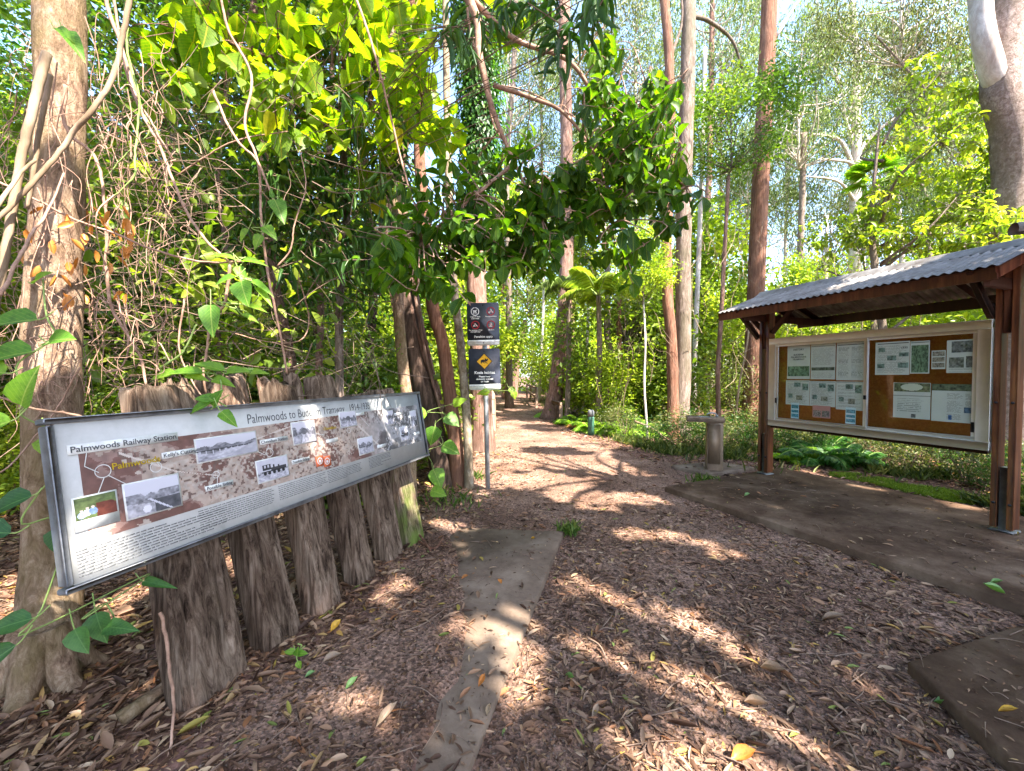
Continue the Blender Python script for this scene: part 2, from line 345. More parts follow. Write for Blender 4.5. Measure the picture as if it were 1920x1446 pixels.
def smoothpath(pts,n=6):
    """Catmull-Rom"""
    p=np.asarray(pts,float); p=np.concatenate([[2*p[0]-p[1]],p,[2*p[-1]-p[-2]]]); out=[]
    for i in range(1,len(p)-2):
        for t in np.linspace(0,1,n,endpoint=False):
            a,b,c,d=p[i-1],p[i],p[i+1],p[i+2]
            out.append(.5*((2*b)+(-a+c)*t+(2*a-5*b+4*c-d)*t*t+(-a+3*b-3*c+d)*t**3))
    out.append(p[-2]); return np.array(out)
def tube(pts,rad,sides=8,cap=True,bumpamp=0,bs=6,seed=0):
    pts=np.asarray(pts,float); n=len(pts); rad=np.broadcast_to(np.asarray(rad,float),(n,))
    T,X,Y=frames(pts); a=np.linspace(0,2*PI,sides,endpoint=False)
    ca,sa=np.cos(a),np.sin(a)
    dirs=X[:,None,:]*ca[None,:,None]+Y[:,None,:]*sa[None,:,None]
    R=rad[:,None]*np.ones((1,sides))
    if bumpamp:
        q=pts[:,None,:]+dirs*rad[:,None,None]
        R=R*(1+bumpamp*(fbm(q[...,0]*bs,q[...,1]*bs,q[...,2]*bs*.35,seed,3)-.5)*2)
    V=(pts[:,None,:]+dirs*R[...,None]).reshape(-1,3)
    F_=[[i*sides+j,i*sides+(j+1)%sides,(i+1)*sides+(j+1)%sides,(i+1)*sides+j] for i in range(n-1) for j in range(sides)]
    if cap: F_+=[[j for j in range(sides)][::-1],[(n-1)*sides+j for j in range(sides)]]
    return V,F_

# leaf templates: (verts, faces) x across [-.5,.5], y along [0,1], z normal
def t_diam():
    return np.array([(0,0,0),(-.5,.42,.08),(0,1,-.12),(.5,.42,.08)]),[[0,3,2],[0,2,1]]
def t_leaf(ys,ws,droop=.2,fold=.12,zo=0.):
    V=[];F_=[];ids=[]
    for y,w in zip(ys,ws):
        z=-droop*y*y+zo*math.sin(y*PI)
        if w<=0: ids.append((len(V),)); V.append((0,y,z))
        else:
            ids.append((len(V),len(V)+1,len(V)+2)); V+=[(-w,y,z+fold*w),(0,y,z),(w,y,z+fold*w)]
    for a,b in zip(ids[:-1],ids[1:]):
        if len(a)==1 and len(b)==3: F_+=[[a[0],b[1],b[0]],[a[0],b[2],b[1]]]
        elif len(a)==3 and len(b)==1: F_+=[[a[0],a[1],b[0]],[a[1],a[2],b[0]]]
        else: F_+=[[a[0],a[1],b[1],b[0]],[a[1],a[2],b[2],b[1]]]
    return np.array(V,float),F_
TD=t_diam()
TOVAL=t_leaf([0,.12,.3,.52,.75,.9,1],[0,.2,.42,.5,.4,.2,0],.22,.3)
TOBO=t_leaf([0,.15,.4,.62,.82,.95,1],[0,.12,.34,.5,.46,.22,0],.28,.35)
THEART=t_leaf([0,.02,.18,.4,.68,.88,1],[0,.22,.5,.48,.32,.12,0],.2,.25)
TNARR=t_leaf([0,.2,.5,.8,1],[0,.5,.5,.28,0],.35,.3)
TDEAD=t_leaf([0,.2,.5,.8,1],[0,.4,.5,.28,0],.02,.12,.05)
TCURL=t_leaf([0,.2,.5,.8,1],[0,.4,.5,.3,0],-.16,.35,-.03)
TFLAT=t_leaf([0,.3,.7,1],[0,.5,.3,0],.10,-.15,.10)
def unit(a): a=np.asarray(a,float); return a/(np.linalg.norm(a,axis=-1,keepdims=True)+1e-9)
def leaves(tmpl,pos,axis,nrm,L,W,lv=None,r=rng):
    TV,TF=tmpl; n=len(pos); axis=unit(axis); side=unit(np.cross(axis,nrm)); nrm=np.cross(side,axis)
    L=np.broadcast_to(L,(n,));W=np.broadcast_to(W,(n,))
    V=pos[:,None,:]+TV[None,:,1,None]*(L[:,None,None]*axis[:,None,:])+TV[None,:,0,None]*(W[:,None,None]*side[:,None,:])+TV[None,:,2,None]*(L[:,None,None]*nrm[:,None,:])
    k=len(TV); off=(np.arange(n)*k)
    if lv is None: lv=r.random(n)
    return V.reshape(-1,3),TF,off,np.repeat(lv,k),np.tile(TV[:,0],n),np.tile(TV[:,1],n)
def joinleaves(parts):
    """list of (V,TF,off,lv) -> V,flat faces,lv  (handles differing templates)"""
    Vs=[];flat=[];tot=[];lvs=[];b=0
    for V,TF,off,lv in [q[:4] for q in parts]:
        Vs.append(V);lvs.append(lv)
        for f in TF:
            pass
        f3=[f for f in TF if len(f)==3]; f4=[f for f in TF if len(f)==4]
        for ff,k in((f3,3),(f4,4)):
            if ff:
                A=np.array(ff)[None]+off[:,None,None]+b; flat.append(A.reshape(-1)); tot.append(np.full(A.shape[0]*A.shape[1],k))
        b+=len(V)
    return np.concatenate(Vs),np.concatenate(flat),np.concatenate(tot),np.concatenate(lvs)
def mkleaves(name,parts,mat,parent=None,smooth=False,loc=None):
    V,flat,tot,lv=joinleaves(parts)
    me=bpy.data.meshes.new(name); st=np.concatenate([[0],np.cumsum(tot)[:-1]]).astype(np.int32)
    me.vertices.add(len(V)); me.vertices.foreach_set('co',V.astype(np.float32).reshape(-1))
    me.loops.add(len(flat)); me.loops.foreach_set('vertex_index',flat.astype(np.int32))
    me.polygons.add(len(tot)); me.polygons.foreach_set('loop_start',st); me.polygons.foreach_set('loop_total',tot.astype(np.int32))
    me.materials.append(mat)
    if smooth: me.polygons.foreach_set('use_smooth',np.ones(len(tot),bool))
    a=me.attributes.new('lv','FLOAT','POINT'); a.data.foreach_set('value',lv.astype(np.float32))
    if smooth:
        for k,q in(('lx',4),('ly',5)): a=me.attributes.new(k,'FLOAT','POINT'); a.data.foreach_set('value',np.concatenate([p[q] for p in parts]).astype(np.float32))
    me.update()
    o=bpy.data.objects.new(name,me); COL.objects.link(o)
    if parent is not None:o.parent=parent
    if loc is not None:o.location=loc
    return o
def clumpy(n,per,R,sig,r,shell=.5):
    """clump centres in an ellipsoid biased outward, leaves gaussian round each"""
    d=unit(r.normal(size=(n,3))); rad=r.random(n)**(1/3.)*(1-shell)+shell*r.random(n)**.15*1.0
    rad=np.minimum(rad,1); C=d*rad[:,None]*np.array(R)
    P_=np.repeat(C,per,0)+r.normal(size=(n*per,3))*sig
    return C,P_
def crownset(kind,seed,R,n,per,sig,L,W,mat):
    """mesh pair (limbs, foliage) around origin; foliage as separate object data"""
    r=np.random.default_rng(seed)
    C,Pz=clumpy(n,per,R,sig,r,.45)
    N=len(Pz); cl=np.repeat(r.random(n),per)
    if kind=='gum': ax=np.stack([r.normal(0,.45,N),r.normal(0,.45,N),-np.abs(r.normal(.8,.4,N))],1)
    else: ax=np.stack([r.normal(0,1,N),r.normal(0,1,N),r.normal(-.35,.45,N)],1)
    nr=r.normal(size=(N,3))*np.array([.6,.6,.5])+np.array([0,0,.9 if kind!='gum' else .1])
    lv=np.clip(.25*r.random(N)+.55*cl+.2*(r.random(N)**2),0,1)
    Ls=L*(.6+.8*r.random(N))
    part=leaves(TD,Pz,ax,nr,Ls,Ls*W,lv)
    return C,part
def limbs(C,start,r,rad,frac=.6,sides=5,mb=None):
    mb=mb or MB()
    zt=max(c[2] for c in C); ax_=smoothpath([np.asarray(start,float),np.array([start[0]+.1,start[1],(start[2]+zt)/2]),np.array([start[0]-.1,start[1]+.1,zt*.8])],5); mb.tube(ax_,np.linspace(rad*1.3,rad*.3,len(ax_)),7)
    for c in C:
        if r.random()>frac: continue
        hd=math.hypot(c[0]-start[0],c[1]-start[1]); s=np.array([start[0],start[1],max(start[2],c[2]-hd*r.uniform(.6,1.5))])
        mid=(s*.45+c*.55)+r.normal(0,.10,3)*np.linalg.norm(c-s)+np.array([0,0,-.06*hd])
        p=smoothpath([s,mid,c],4); mb.tube(p,np.linspace(rad*r.uniform(.6,1),rad*.18,len(p)),sides,False)
    return mb

# ------------------------------------------------------------------ holes in the high shade canopies (rays of sun that reach something)
HOLES=[]
def hole(a,b,r):
    HOLES.append((np.asarray(a,float),np.asarray(b,float),r*1.3+.02))
def in_hole(Pts):
    """Pts projected down the sun ray against each capsule"""
    keep=np.ones(len(Pts),bool)
    for a,b,r in HOLES:
        # remove sun component (project onto plane perpendicular to SUN)
        q=Pts-a; q=q-np.outer(q@SUN,SUN); e=b-a; e=e-np.dot(e,SUN)*SUN; L2=np.dot(e,e)
        t=np.clip(q@e/L2,0,1) if L2>1e-9 else np.zeros(len(q))
        d=np.linalg.norm(q-t[:,None]*e,axis=1)
        nz=.75+.5*vn(Pts[:,0]*5,Pts[:,1]*5,0,11)
        keep&=d>r*nz
    return ~keep
def gh(x1,y1,x2,y2,r,z=0): hole(G(x1,y1,z),G(x2,y2,z),r)
gh(1090,1205,1240,1265,.10);gh(1240,1265,1500,1420,.13);gh(1300,1160,1410,1240,.09);gh(1520,1240,1700,1335,.05)
gh(1060,1085,1260,1165,.11);gh(985,1190,950,1300,.13);gh(870,1180,960,1170,.12);gh(1170,1000,1260,1005,.12)
gh(830,990,870,992,.13);gh(1500,925,1610,940,.13);gh(1640,965,1700,975,.06);gh(1420,960,1440,962,.05);gh(1400,925,1425,928,.06);gh(1330,1440,1500,1440,.12)
gh(1050,930,1200,935,.2);gh(900,900,1050,905,.35);gh(1090,950,1150,955,.1);gh(700,1130,760,1100,.06);gh(620,1290,640,1330,.05);gh(700,1330,720,1400,.06)
hole(P(1130,110,3.2),P(1200,260,3.2),.40);hole(P(380,60,3.4),P(560,120,3.6),.55);hole(P(640,120,3.8),P(820,150,4.0),.5);hole(P(120,560,2.05),P(120,700,2.05),.12);hole(P(700,800,3.1),P(785,815,3.5),.11);hole(P(560,800,2.6),P(600,820,2.7),.03);hole(P(470,770,2.2),P(520,765,2.4),.05)
hole(P(760,900,3.5),P(770,940,3.5),.10);hole(P(400,560,2),P(450,520,2),.25);hole(P(250,250,2.3),P(330,400,2.2),.2);hole(P(430,440,3),P(560,560,4),.4);hole(P(60,250,1.9),P(40,400,1.9),.15)
gh(240,1090,260,1120,.25);gh(200,1290,240,1300,.1)

# ================================================================== SETTING: ground, path
PL=[(-3,-1.6),(.3,-1.3),(2,-1.0),(4,-.9),(5.4,-1.15),(8,-.65),(12,-.55),(18,-.8),(26,-1.15),(32,-1.5),(38,-2.6)]
PR=[(-3,7),(.3,6),(2.5,5.2),(5,4.2),(6.6,3.1),(7.5,2.5),(10,1.65),(15,1.1),(26,1.25),(32,.9),(38,-.3)]
def pleft(y): return np.interp(y,[a for a,b in PL],[b for a,b in PL])
def pright(y): return np.interp(y,[a for a,b in PR],[b for a,b in PR])
def gz(x,y):
    x=np.asarray(x,float);y=np.asarray(y,float)
    out=np.maximum(0,np.maximum(pleft(y)-x,x-np.where(y<7.5,7.,pright(y))))
    amp=.035+.12*np.minimum(out/4,1)
    dl=x-(-1.4+.31*(y-1.78)); T=np.interp(y,[1.2,1.9,2.34,2.9,3.46,4.1],[1.22,1.10,.95,.64,.36,.12])+.10*(fbm(x*3,y*3,0,44,4)-.5)*2
    t=np.clip((T-dl)/.16+.5,0,1); bank=.075*t*t*(3-2*t)*np.clip((4.5-y)/.4,0,1)*np.clip((dl+.5)/.4,0,1)
    return amp*(fbm(x*.6,y*.6,0,3,4)-.5)*2*.9+bank
def gridmesh(name,xs,ys,zf,mat,kind,inside=None):
    X,Y=np.meshgrid(xs,ys); Z=zf(X,Y); V=np.stack([X,Y,Z],-1).reshape(-1,3); nx=len(xs)
    i,j=np.meshgrid(np.arange(nx-1),np.arange(len(ys)-1)); a=(j*nx+i).reshape(-1)
    Fq=np.stack([a,a+1,a+nx+1,a+nx],1)
    if inside is not None:
        cx=V[Fq].mean(1); Fq=Fq[inside(cx[:,0],cx[:,1])]
    o=mk(name,V,Fq,mat,smooth=True); return tag(o,kind=kind)
def spaced(a,b,c,n1,far,n2):
    return np.concatenate([-np.geomspace(-a,far,n2)[::1] if False else np.linspace(a,b,n1),np.geomspace(b+ (b-a)/n1,c,n2)])
xs=np.concatenate([-np.geomspace(8,600,30)[::-1],np.linspace(-7.8,7.8,180),np.geomspace(8,600,30)])
ys=np.concatenate([[-600,-200,-60,-20,-8],np.linspace(-4,14,180),np.geomspace(14.3,600,60)])
ground=gridmesh('ground',xs,ys,gz,M['ground'],'structure')
tag(ground,'brown forest floor soil strewn with dead leaves on both sides of the path','ground')
def inpath(x,y):
    w=.35*(fbm(x*2.2,y*2.2,0,21,4)-.5)*2
    return (x>pleft(y)+w+.0)&(x<pright(y)+w)&(y<37)
xp=np.concatenate([np.linspace(-3.2,3.2,150),np.linspace(3.25,7,20)]); yp=np.concatenate([np.linspace(-2,14,270),np.linspace(14.15,38,110)])
path=gridmesh('path',xp,yp,lambda x,y:gz(x,y)+.006,M['path'],'structure',inpath)
tag(path,'pinkish crushed rock walking path running back into the forest','path')

# ================================================================== concrete slabs
def slab(name,poly,top,thick,mat,label,cat='concrete slab',seed=0):
    """irregular-edged slab with worn top edge"""
    poly=np.array(poly,float); pts=[]
    n=len(poly)
    for i in range(n):
        a,b=poly[i],poly[(i+1)%n]; L=np.linalg.norm(b-a); k=max(2,int(L/.06))
        for t in np.linspace(0,1,k,endpoint=False): pts.append(a+(b-a)*t)
    pts=np.array(pts); c=pts.mean(0)
    j=.005*(fbm(pts[:,0]*6,pts[:,1]*6,0,seed,3)-.5)*2
    d=unit(pts-c); pts=pts+d*j[:,None]
    m=len(pts)
    up=np.c_[pts-d*.012,np.full(m,top)]; mid=np.c_[pts,np.full(m,top-.014)]; low=np.c_[pts+d*.004,np.full(m,top-thick)]
    V=np.concatenate([up,mid,low]); F_=[list(range(m))]
    for i in range(m):
        k=(i+1)%m; F_+=[[k,i,m+i,m+k],[m+k,m+i,2*m+i,2*m+k]]
    o=mk(name,V,F_,mat); return tag(o,label,cat)
slab('concrete_slab',[(-1.02,3.98),(.50,3.83),(-.165,1.5),(-.42,.6),(-1.1,.7),(-.75,2.1)],.045,.16,M['concrete'],'worn grey concrete slab in the litter in front of the long tramway panel',seed=1)
SH_T=.085
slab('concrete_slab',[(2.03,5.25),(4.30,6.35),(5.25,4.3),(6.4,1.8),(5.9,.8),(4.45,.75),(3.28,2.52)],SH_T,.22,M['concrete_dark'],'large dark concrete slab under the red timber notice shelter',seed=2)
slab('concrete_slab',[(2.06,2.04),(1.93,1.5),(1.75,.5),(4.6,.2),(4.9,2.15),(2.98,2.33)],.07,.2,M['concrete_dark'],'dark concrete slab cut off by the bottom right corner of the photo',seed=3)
slab('concrete_slab',[(2.66,6.62),(3.6,6.95),(3.95,6.45),(2.98,6.02)],.06,.16,M['concrete'],'small grey concrete footing pad under the drinking fountain',seed=4)

# ================================================================== tramway panel (tilted) and sleepers
bl=np.array([-1.122*1.307,1.307,.845]); br=np.array([-.218*3.55,3.55,.845])
U=unit(br-bl); U[2]=0; U=unit(U); NB=np.array([U[1],-U[0],0.])      # faces the path (+x,-y)
TILT=math.atan(.17)
VUP=unit(-NB*math.sin(TILT)+np.array([0,0,math.cos(TILT)])); PN=unit(np.cross(U,VUP))
PLEN=np.linalg.norm(br-bl); PHT=.555
panel=empty('information_panel',(bl+br)/2,'long tilted white history panel with an aerial map, bolted across the grey timber sleepers','information panel')
ORG=np.array(panel.location)
def pw(u,v,n=0): return bl+U*u+VUP*v+PN*n
def puv(px,py):
    q=onplane(px,py,bl+PN*.02,PN)-bl; return np.dot(q,U),np.dot(q,VUP)
class LB(MB):
    """MB whose result is local to an origin"""
    def __init__(s,o): super().__init__(); s.o=np.asarray(o,float)
    def build(s,name,mat,parent=None,smooth=False,lv=False):
        return mk(name,np.concatenate(s.V)-s.o,s.F,mat,parent,smooth=smooth,lv=np.concatenate(s.lv) if lv else None)
AXP=np.array([U,VUP,PN])
b=LB(ORG); b.box(pw(PLEN/2,PHT/2,.006),(PLEN-.01,PHT-.01,.014),AXP); b.build('panel_board',M['panel_white'],panel)
fw=.020
for v in(-.004,PHT+.004):
    b=LB(ORG); b.box(pw(PLEN/2,v,.003),(PLEN+.05,fw,.05),AXP,.004); b.build('frame_rail',M['frame_dark'],panel)
for u in(-.011,PLEN+.011):
    b=LB(ORG); b.box(pw(u,PHT/2,.004),(fw,PHT-.022,.048),AXP,.004); b.build('end_frame',M['frame_dark'],panel)
for v in(.12,.42):
    b=LB(ORG); b.box(pw(PLEN/2,v,-.045),(PLEN*.96,.05,.04),AXP); b.build('mounting_batten',M['rail'],panel)
PS=1920/740.
def pz(x,y): return puv(80+x/PS,680+y/PS)
def canvas(name,img,o,ux,vx,w,h,parent,mat,org):
    H,W,_=img.shape; xs_=np.linspace(0,w,W+1); ys_=np.linspace(h,0,H+1); X,Y=np.meshgrid(xs_,ys_)
    V=np.asarray(o)+X[...,None]*ux+Y[...,None]*vx
    i,j=np.meshgrid(np.arange(W),np.arange(H)); a=(j*(W+1)+i).reshape(-1)
    Fq=np.stack([a+W+1,a+W+2,a+1,a],1)
    return mk(name,V.reshape(-1,3)-org,Fq,mat,parent,col=img.reshape(-1,3))
def fimg(W,H): 
    x,y=np.meshgrid(np.linspace(0,1,W),np.linspace(0,1,H)); return x,y
# aerial map
mu0,mv0=pz(140,890); mu1,_=pz(1838,400); _,mv1=pz(85,400)
mu0=.055; mu1=PLEN-.045; mv1=PHT*.815; mv0=PHT*.24
W_,H_=440,92
x,y=fimg(W_,H_); AR=(mu1-mu0)/(mv1-mv0)
f1=fbm(x*AR*3,y*3,0,5,5); f2=fbm(x*AR*14,y*14,0,6,3); f3=vn(x*AR*30,y*30,0,7)
base=np.array(S(150,120,112)); pale=np.array(S(182,162,150)); dark=np.array(S(122,88,80)); gry=np.array(S(150,146,146))
img=np.where((f1>.52)[...,None],pale,base)*1.0
img=np.where((f1<.42)[...,None],dark,img)
res=(fbm(x*AR*2,y*2,0,9,2)>.5)
img=np.where((res&(f3>.62))[...,None],np.array(S(188,174,164)),img); img=np.where((res&(f3<.25))[...,None],np.array(S(118,96,88)),img)
img*= (.45+.5*f2)[...,None]
g=np.clip((x-.62)*6,0,1)[...,None]; lum=img.mean(-1,keepdims=True); img=img*(1-g)+g*(lum*np.array([1.02,.98,1.02])*1.1)
for (a,b_,c,d,w) in((.05,.1,.13,.45,.02),(.13,.45,.11,.9,.03),(.13,.45,.2,.62,.02),(.6,0,.76,1,.035),(.45,.55,.5,.3,.012),(.8,.1,.9,.6,.012),(.9,.1,.83,.8,.012),(.3,.2,.42,.05,.012)):
    dx,dy=(c-a)*AR,(d-b_); L2=dx*dx+dy*dy; t=np.clip(((x-a)*AR*dx+(y-b_)*dy)/L2,0,1); dd=np.hypot((x-a)*AR-t*dx,(y-b_)-t*dy)+.02*(vn(x*30,y*8,0,3)-.5)
    img=np.where((dd<w*.55)[...,None],np.array(S(186,174,166)),img)
canvas('map_print',img,pw(mu0,mv0,.0145),U,VUP,mu1-mu0,mv1-mv0,panel,M['print'],ORG)
def photo(seed,kind,W=56,H=38):
    x,y=fimg(W,H); r=np.random.default_rng(seed)
    n=fbm(x*9,y*7,0,seed,4); n2=vn(x*26,y*20,0,seed+1)
    sky=.82-.1*y; g=sky.copy()
    tree=(y>.28+.25*(vn(x*9,0*y,0,seed)-.3)); g=np.where(tree,.25+.55*(n-.2)+.25*(n2-.5),g)
    gr=y>.62+.06*np.sin(x*5+seed); g=np.where(gr,.35+.5*n+.2*(n2-.5),g)
    if kind=='loco':
        g=np.where(y<.55,.78-.1*n,g*1.1)
        for (a,b_,c,d,v) in((.16,.22,.42,.5,.12),(.42,.42,.95,.58,.15),(.5,.28,.56,.45,.1),(.66,.34,.72,.45,.12),(.12,.55,.95,.6,.08)):
            g=np.where((x>a)&(x<c)&(y>b_)&(y<d),v,g)
        g=np.where((x>.2)&(x<.26)&(y>.27)&(y<.4),.7,g);g=np.where((x>.32)&(x<.38)&(y>.27)&(y<.4),.7,g)
        for cx in(.22,.36,.52,.68,.84): g=np.where(np.hypot((x-cx)*1.5,y-.66)<.08,.08,g)
    if kind=='track':
        for s in(-1,1):
            d_=np.abs((x-.55)-s*.3*(y-.35)); g=np.where((d_<.025)&(y>.4),.8,g)
        g=np.where((np.hypot((x-.5)*1.2,y-.45)<.16),.15+.3*n,g)
    if kind=='bridge':
        g=np.where((np.abs(y-.55)<.02),.15,g); g=np.where((np.sin(x*60)>.8)&(y>.55)&(y<.75),.7,g)
        g=np.where((x>.55)&(y>.95-.9*(x-.45)),.72-.2*n,g)
    if kind=='yard':
        g=np.where(y<.35,.8,g); g=np.where((y>.6)&(x>.5),.1+.25*n,g); g=np.where((np.hypot((x-.35)*1.5,y-.85)<.12),.85,g);g=np.where((np.abs(x-.62-(y-.8)*.9)<.03)&(y>.55),.8,g)
    g=np.clip(g,.02,.95)**1.5
    im=np.stack([g*.93,g*.9,g*1.02],-1)
    if kind=='people':
        im=np.stack([.18*n+.03,.24*n+.04,.08*n+.02],-1)
        im=np.where(((x>.5)&(y>.3+.2*vn(x*8,y*4,0,2)))[...,None],np.array([.16,.045,.03])*(.4+n[...,None]),im)
        for cx,cy,c in((.14,.8,(.45,.55,.75)),(.28,.72,(.6,.65,.75)),(.42,.7,(.2,.3,.55))):
            im=np.where((np.hypot((x-cx)*1.3,(y-cy)*.9)<.14)[...,None],np.array(c)*(.6+.6*n2[...,None]),im)
            im=np.where((np.hypot((x-cx)*1.5,(y-cy+.2))<.06)[...,None],np.array([.6,.5,.45]),im)
    return im*.75
def pphoto(i,kind,tl,brr,cap=False):
    u0,v1=pz(*tl); u1,v0=pz(*brr); 
    h=v1-v0; w=u1-u0
    t=.003
    b=LB(ORG); b.box(pw(u0+w/2,v0+h/2-(.016 if cap else 0),.0165),(w+.010,h+.010+(.032 if cap else 0),.003),AXP); fr=b.build('photo_print',M['label_white'],panel)
    c=canvas('photo_image',photo(30+i,kind),pw(u0,v0,.0185),U,VUP,w,h,fr,M['print'],ORG)
    return fr
for i,(k,tl,brr) in enumerate([('people',(150,668),(366,722)),('yard',(396,598),(677,690)),('bridge',(744,378),(1047,430)),('loco',(1040,484),(1200,545)),('track',(1211,296),(1333,378)),('track',(1443,244),(1530,303)),('bridge',(1534,374),(1613,430)),('track',(1660,240),(1712,296)),('loco',(1738,318),(1785,372)),('yard',(1786,238),(1825,306))]):
    pphoto(i,k,tl,brr,i==0)
def text(name,s,size,mat,o,ux,vx,parent,org,align='LEFT',ext=.0,bold=0,space=1.):
    cu=bpy.data.curves.new(name,'FONT'); cu.body=s; cu.size=size; cu.align_x=align; cu.extrude=.0004; cu.offset=bold; cu.space_character=space; cu.resolution_u=3
    ob=bpy.data.objects.new(name,cu); COL.objects.link(ob)
    me=bpy.data.meshes.new_from_object(ob); bpy.data.objects.remove(ob); bpy.data.curves.remove(cu)
    n=len(me.vertices); v=np.empty(n*3,np.float32); me.vertices.foreach_get('co',v); v=v.reshape(-1,3)
    nz=unit(np.cross(ux,vx)); W=np.asarray(o)+v[:,:1]*ux+v[:,1:2]*vx+v[:,2:3]*nz-org
    me.vertices.foreach_set('co',W.astype(np.float32).reshape(-1)); me.materials.clear(); me.materials.append(mat); me.update(); me.name=name
    r=bpy.data.objects.new(name,me); COL.objects.link(r); r.parent=parent; return r
tu,tv=pz(995,262)
tu1,_=pz(1592,205)
t=text('title_lettering','Palmwoods to Buderim Tramway   1914-1935',.070,M['ink_grey'],pw(tu,PHT*.845,.0145),U,VUP,panel,ORG,bold=-.0006)
xsv=[v.co for v in t.data.vertices]; 
wid=max((Vector(c)-Vector(pw(tu,PHT*.845)-ORG)).dot(Vector(U)) for c in xsv); sfx=(tu1-tu)/wid
o0=Vector(pw(tu,PHT*.845,.0145)-ORG)
for v in t.data.vertices:
    d=v.co-o0; a=d.dot(Vector(U)); v.co+=Vector(U)*(a*(sfx-1))
for s,(x0,y0),sz,bg,mt in [('Palmwoods Railway Station',(135,440),.030,1,'ink_grey'),("Kelly's Cutting",(590,462),.022,1,'ink_grey'),('Palmwoods',(338,522),.034,0,'ink_ochre'),('Possible Siding',(801,622),.020,1,'ink_grey'),('Chevallum Station',(1065,396),.022,1,'ink_grey'),('Possible Siding',(1218,492),.020,1,'ink_grey'),('Chevallum',(1368,330),.026,0,'ink_ochre')]:
    u0,v0=pz(x0,y0); l=text('map_label',s,sz,M[mt],pw(u0,v0,.0185),U,VUP,panel,ORG,bold=.0003)
    if bg:
        co=[Vector(v.co)-Vector(pw(u0,v0)-ORG) for v in l.data.vertices]; w=max(c.dot(Vector(U)) for c in co)
        b=LB(ORG); b.box(pw(u0+w/2,v0+sz*.33,.0165),(w+sz*.4,sz*1.15,.002),AXP); b.build('label_plate',M['label_white'],l)
for (xx,yy) in((1544,250),(1410,378),(1730,250),(1820,345),(1795,262),(1650,405)):
    b=LB(ORG); u0,v0=pz(xx,yy); b.box(pw(u0,v0,.0165),(.10,.022,.002),AXP); b.build('label_plate',M['label_white'],panel)
for xx in(1334,1370):
    u0,v0=pz(xx,510); b=LB(ORG); b.box(pw(u0+.033,v0+.032,.0165),(.060,.062,.002),AXP); sq=b.build('orange_symbol',M['ink_orange'],panel)
    b=LB(ORG); b.disk(pw(u0+.033,v0+.032,.0182),U,VUP,.021,.016); b.disk(pw(u0+.033,v0+.030,.0182),U,VUP,.009); b.build('symbol_ring',M['label_white'],sq)
r=np.random.default_rng(3)
def textrows(b,u0,v0,w,rows,dv,hh):
    for k in range(rows):
        u=u0; e=u0+w*(1 if k<rows-1 and r.random()>.15 else r.uniform(.4,.9))
        while u<e:
            l=r.uniform(.006,.028)*(hh/.0035); b.box(pw(min(u+l/2,e),v0-k*dv,.0138),(l,hh,.001),AXP); u+=l+hh*1.1
for a in((*pz(168,922),.50,9,.0105,.0042),(pz(763,735)[0],PHT*.215,.36,9,.0098,.0036),(pz(1150,605)[0],PHT*.215,.33,8,.0098,.0036),(pz(1390,540)[0],PHT*.215,.30,8,.0098,.0036),(pz(1590,475)[0],PHT*.215,.25,8,.0098,.0036),(*pz(172,785),.17,3,.009,.003)):
    b=LB(ORG); textrows(b,*a); b.build('body_text',M['ink_body'],panel)
# thin leader lines and circles on the map
b=LB(ORG)
def seg(p,q,w=.0025):
    a=np.array(pz(*p));c=np.array(pz(*q)); d=c-a; L=np.linalg.norm(d); d/=L; n=np.array([-d[1],d[0]])*w/2
    b.quad(*[pw(*z,.0183) for z in(a-n,c-n,c+n,a+n)])
for p,q in(((215,440),(205,505)),((205,505),(275,535)),((320,548),(410,592)),((300,560),(270,640)),((545,470),(570,500)),((1045,432),(1085,450)),((1100,400),(1095,420)),((1330,345),(1370,352)),((855,520),(850,600)),((1545,262),(1590,310)),((1612,400),(1640,370))): seg(p,q)
for p,rr in(((295,528),.024),((553,508),.021),((1105,437),.022),((845,545),.016),((1490,330),.018)): b.disk(pw(*pz(*p),.0183),U,VUP,rr,rr-.0025,24)
b.build('map_lines',M['label_white'],panel)

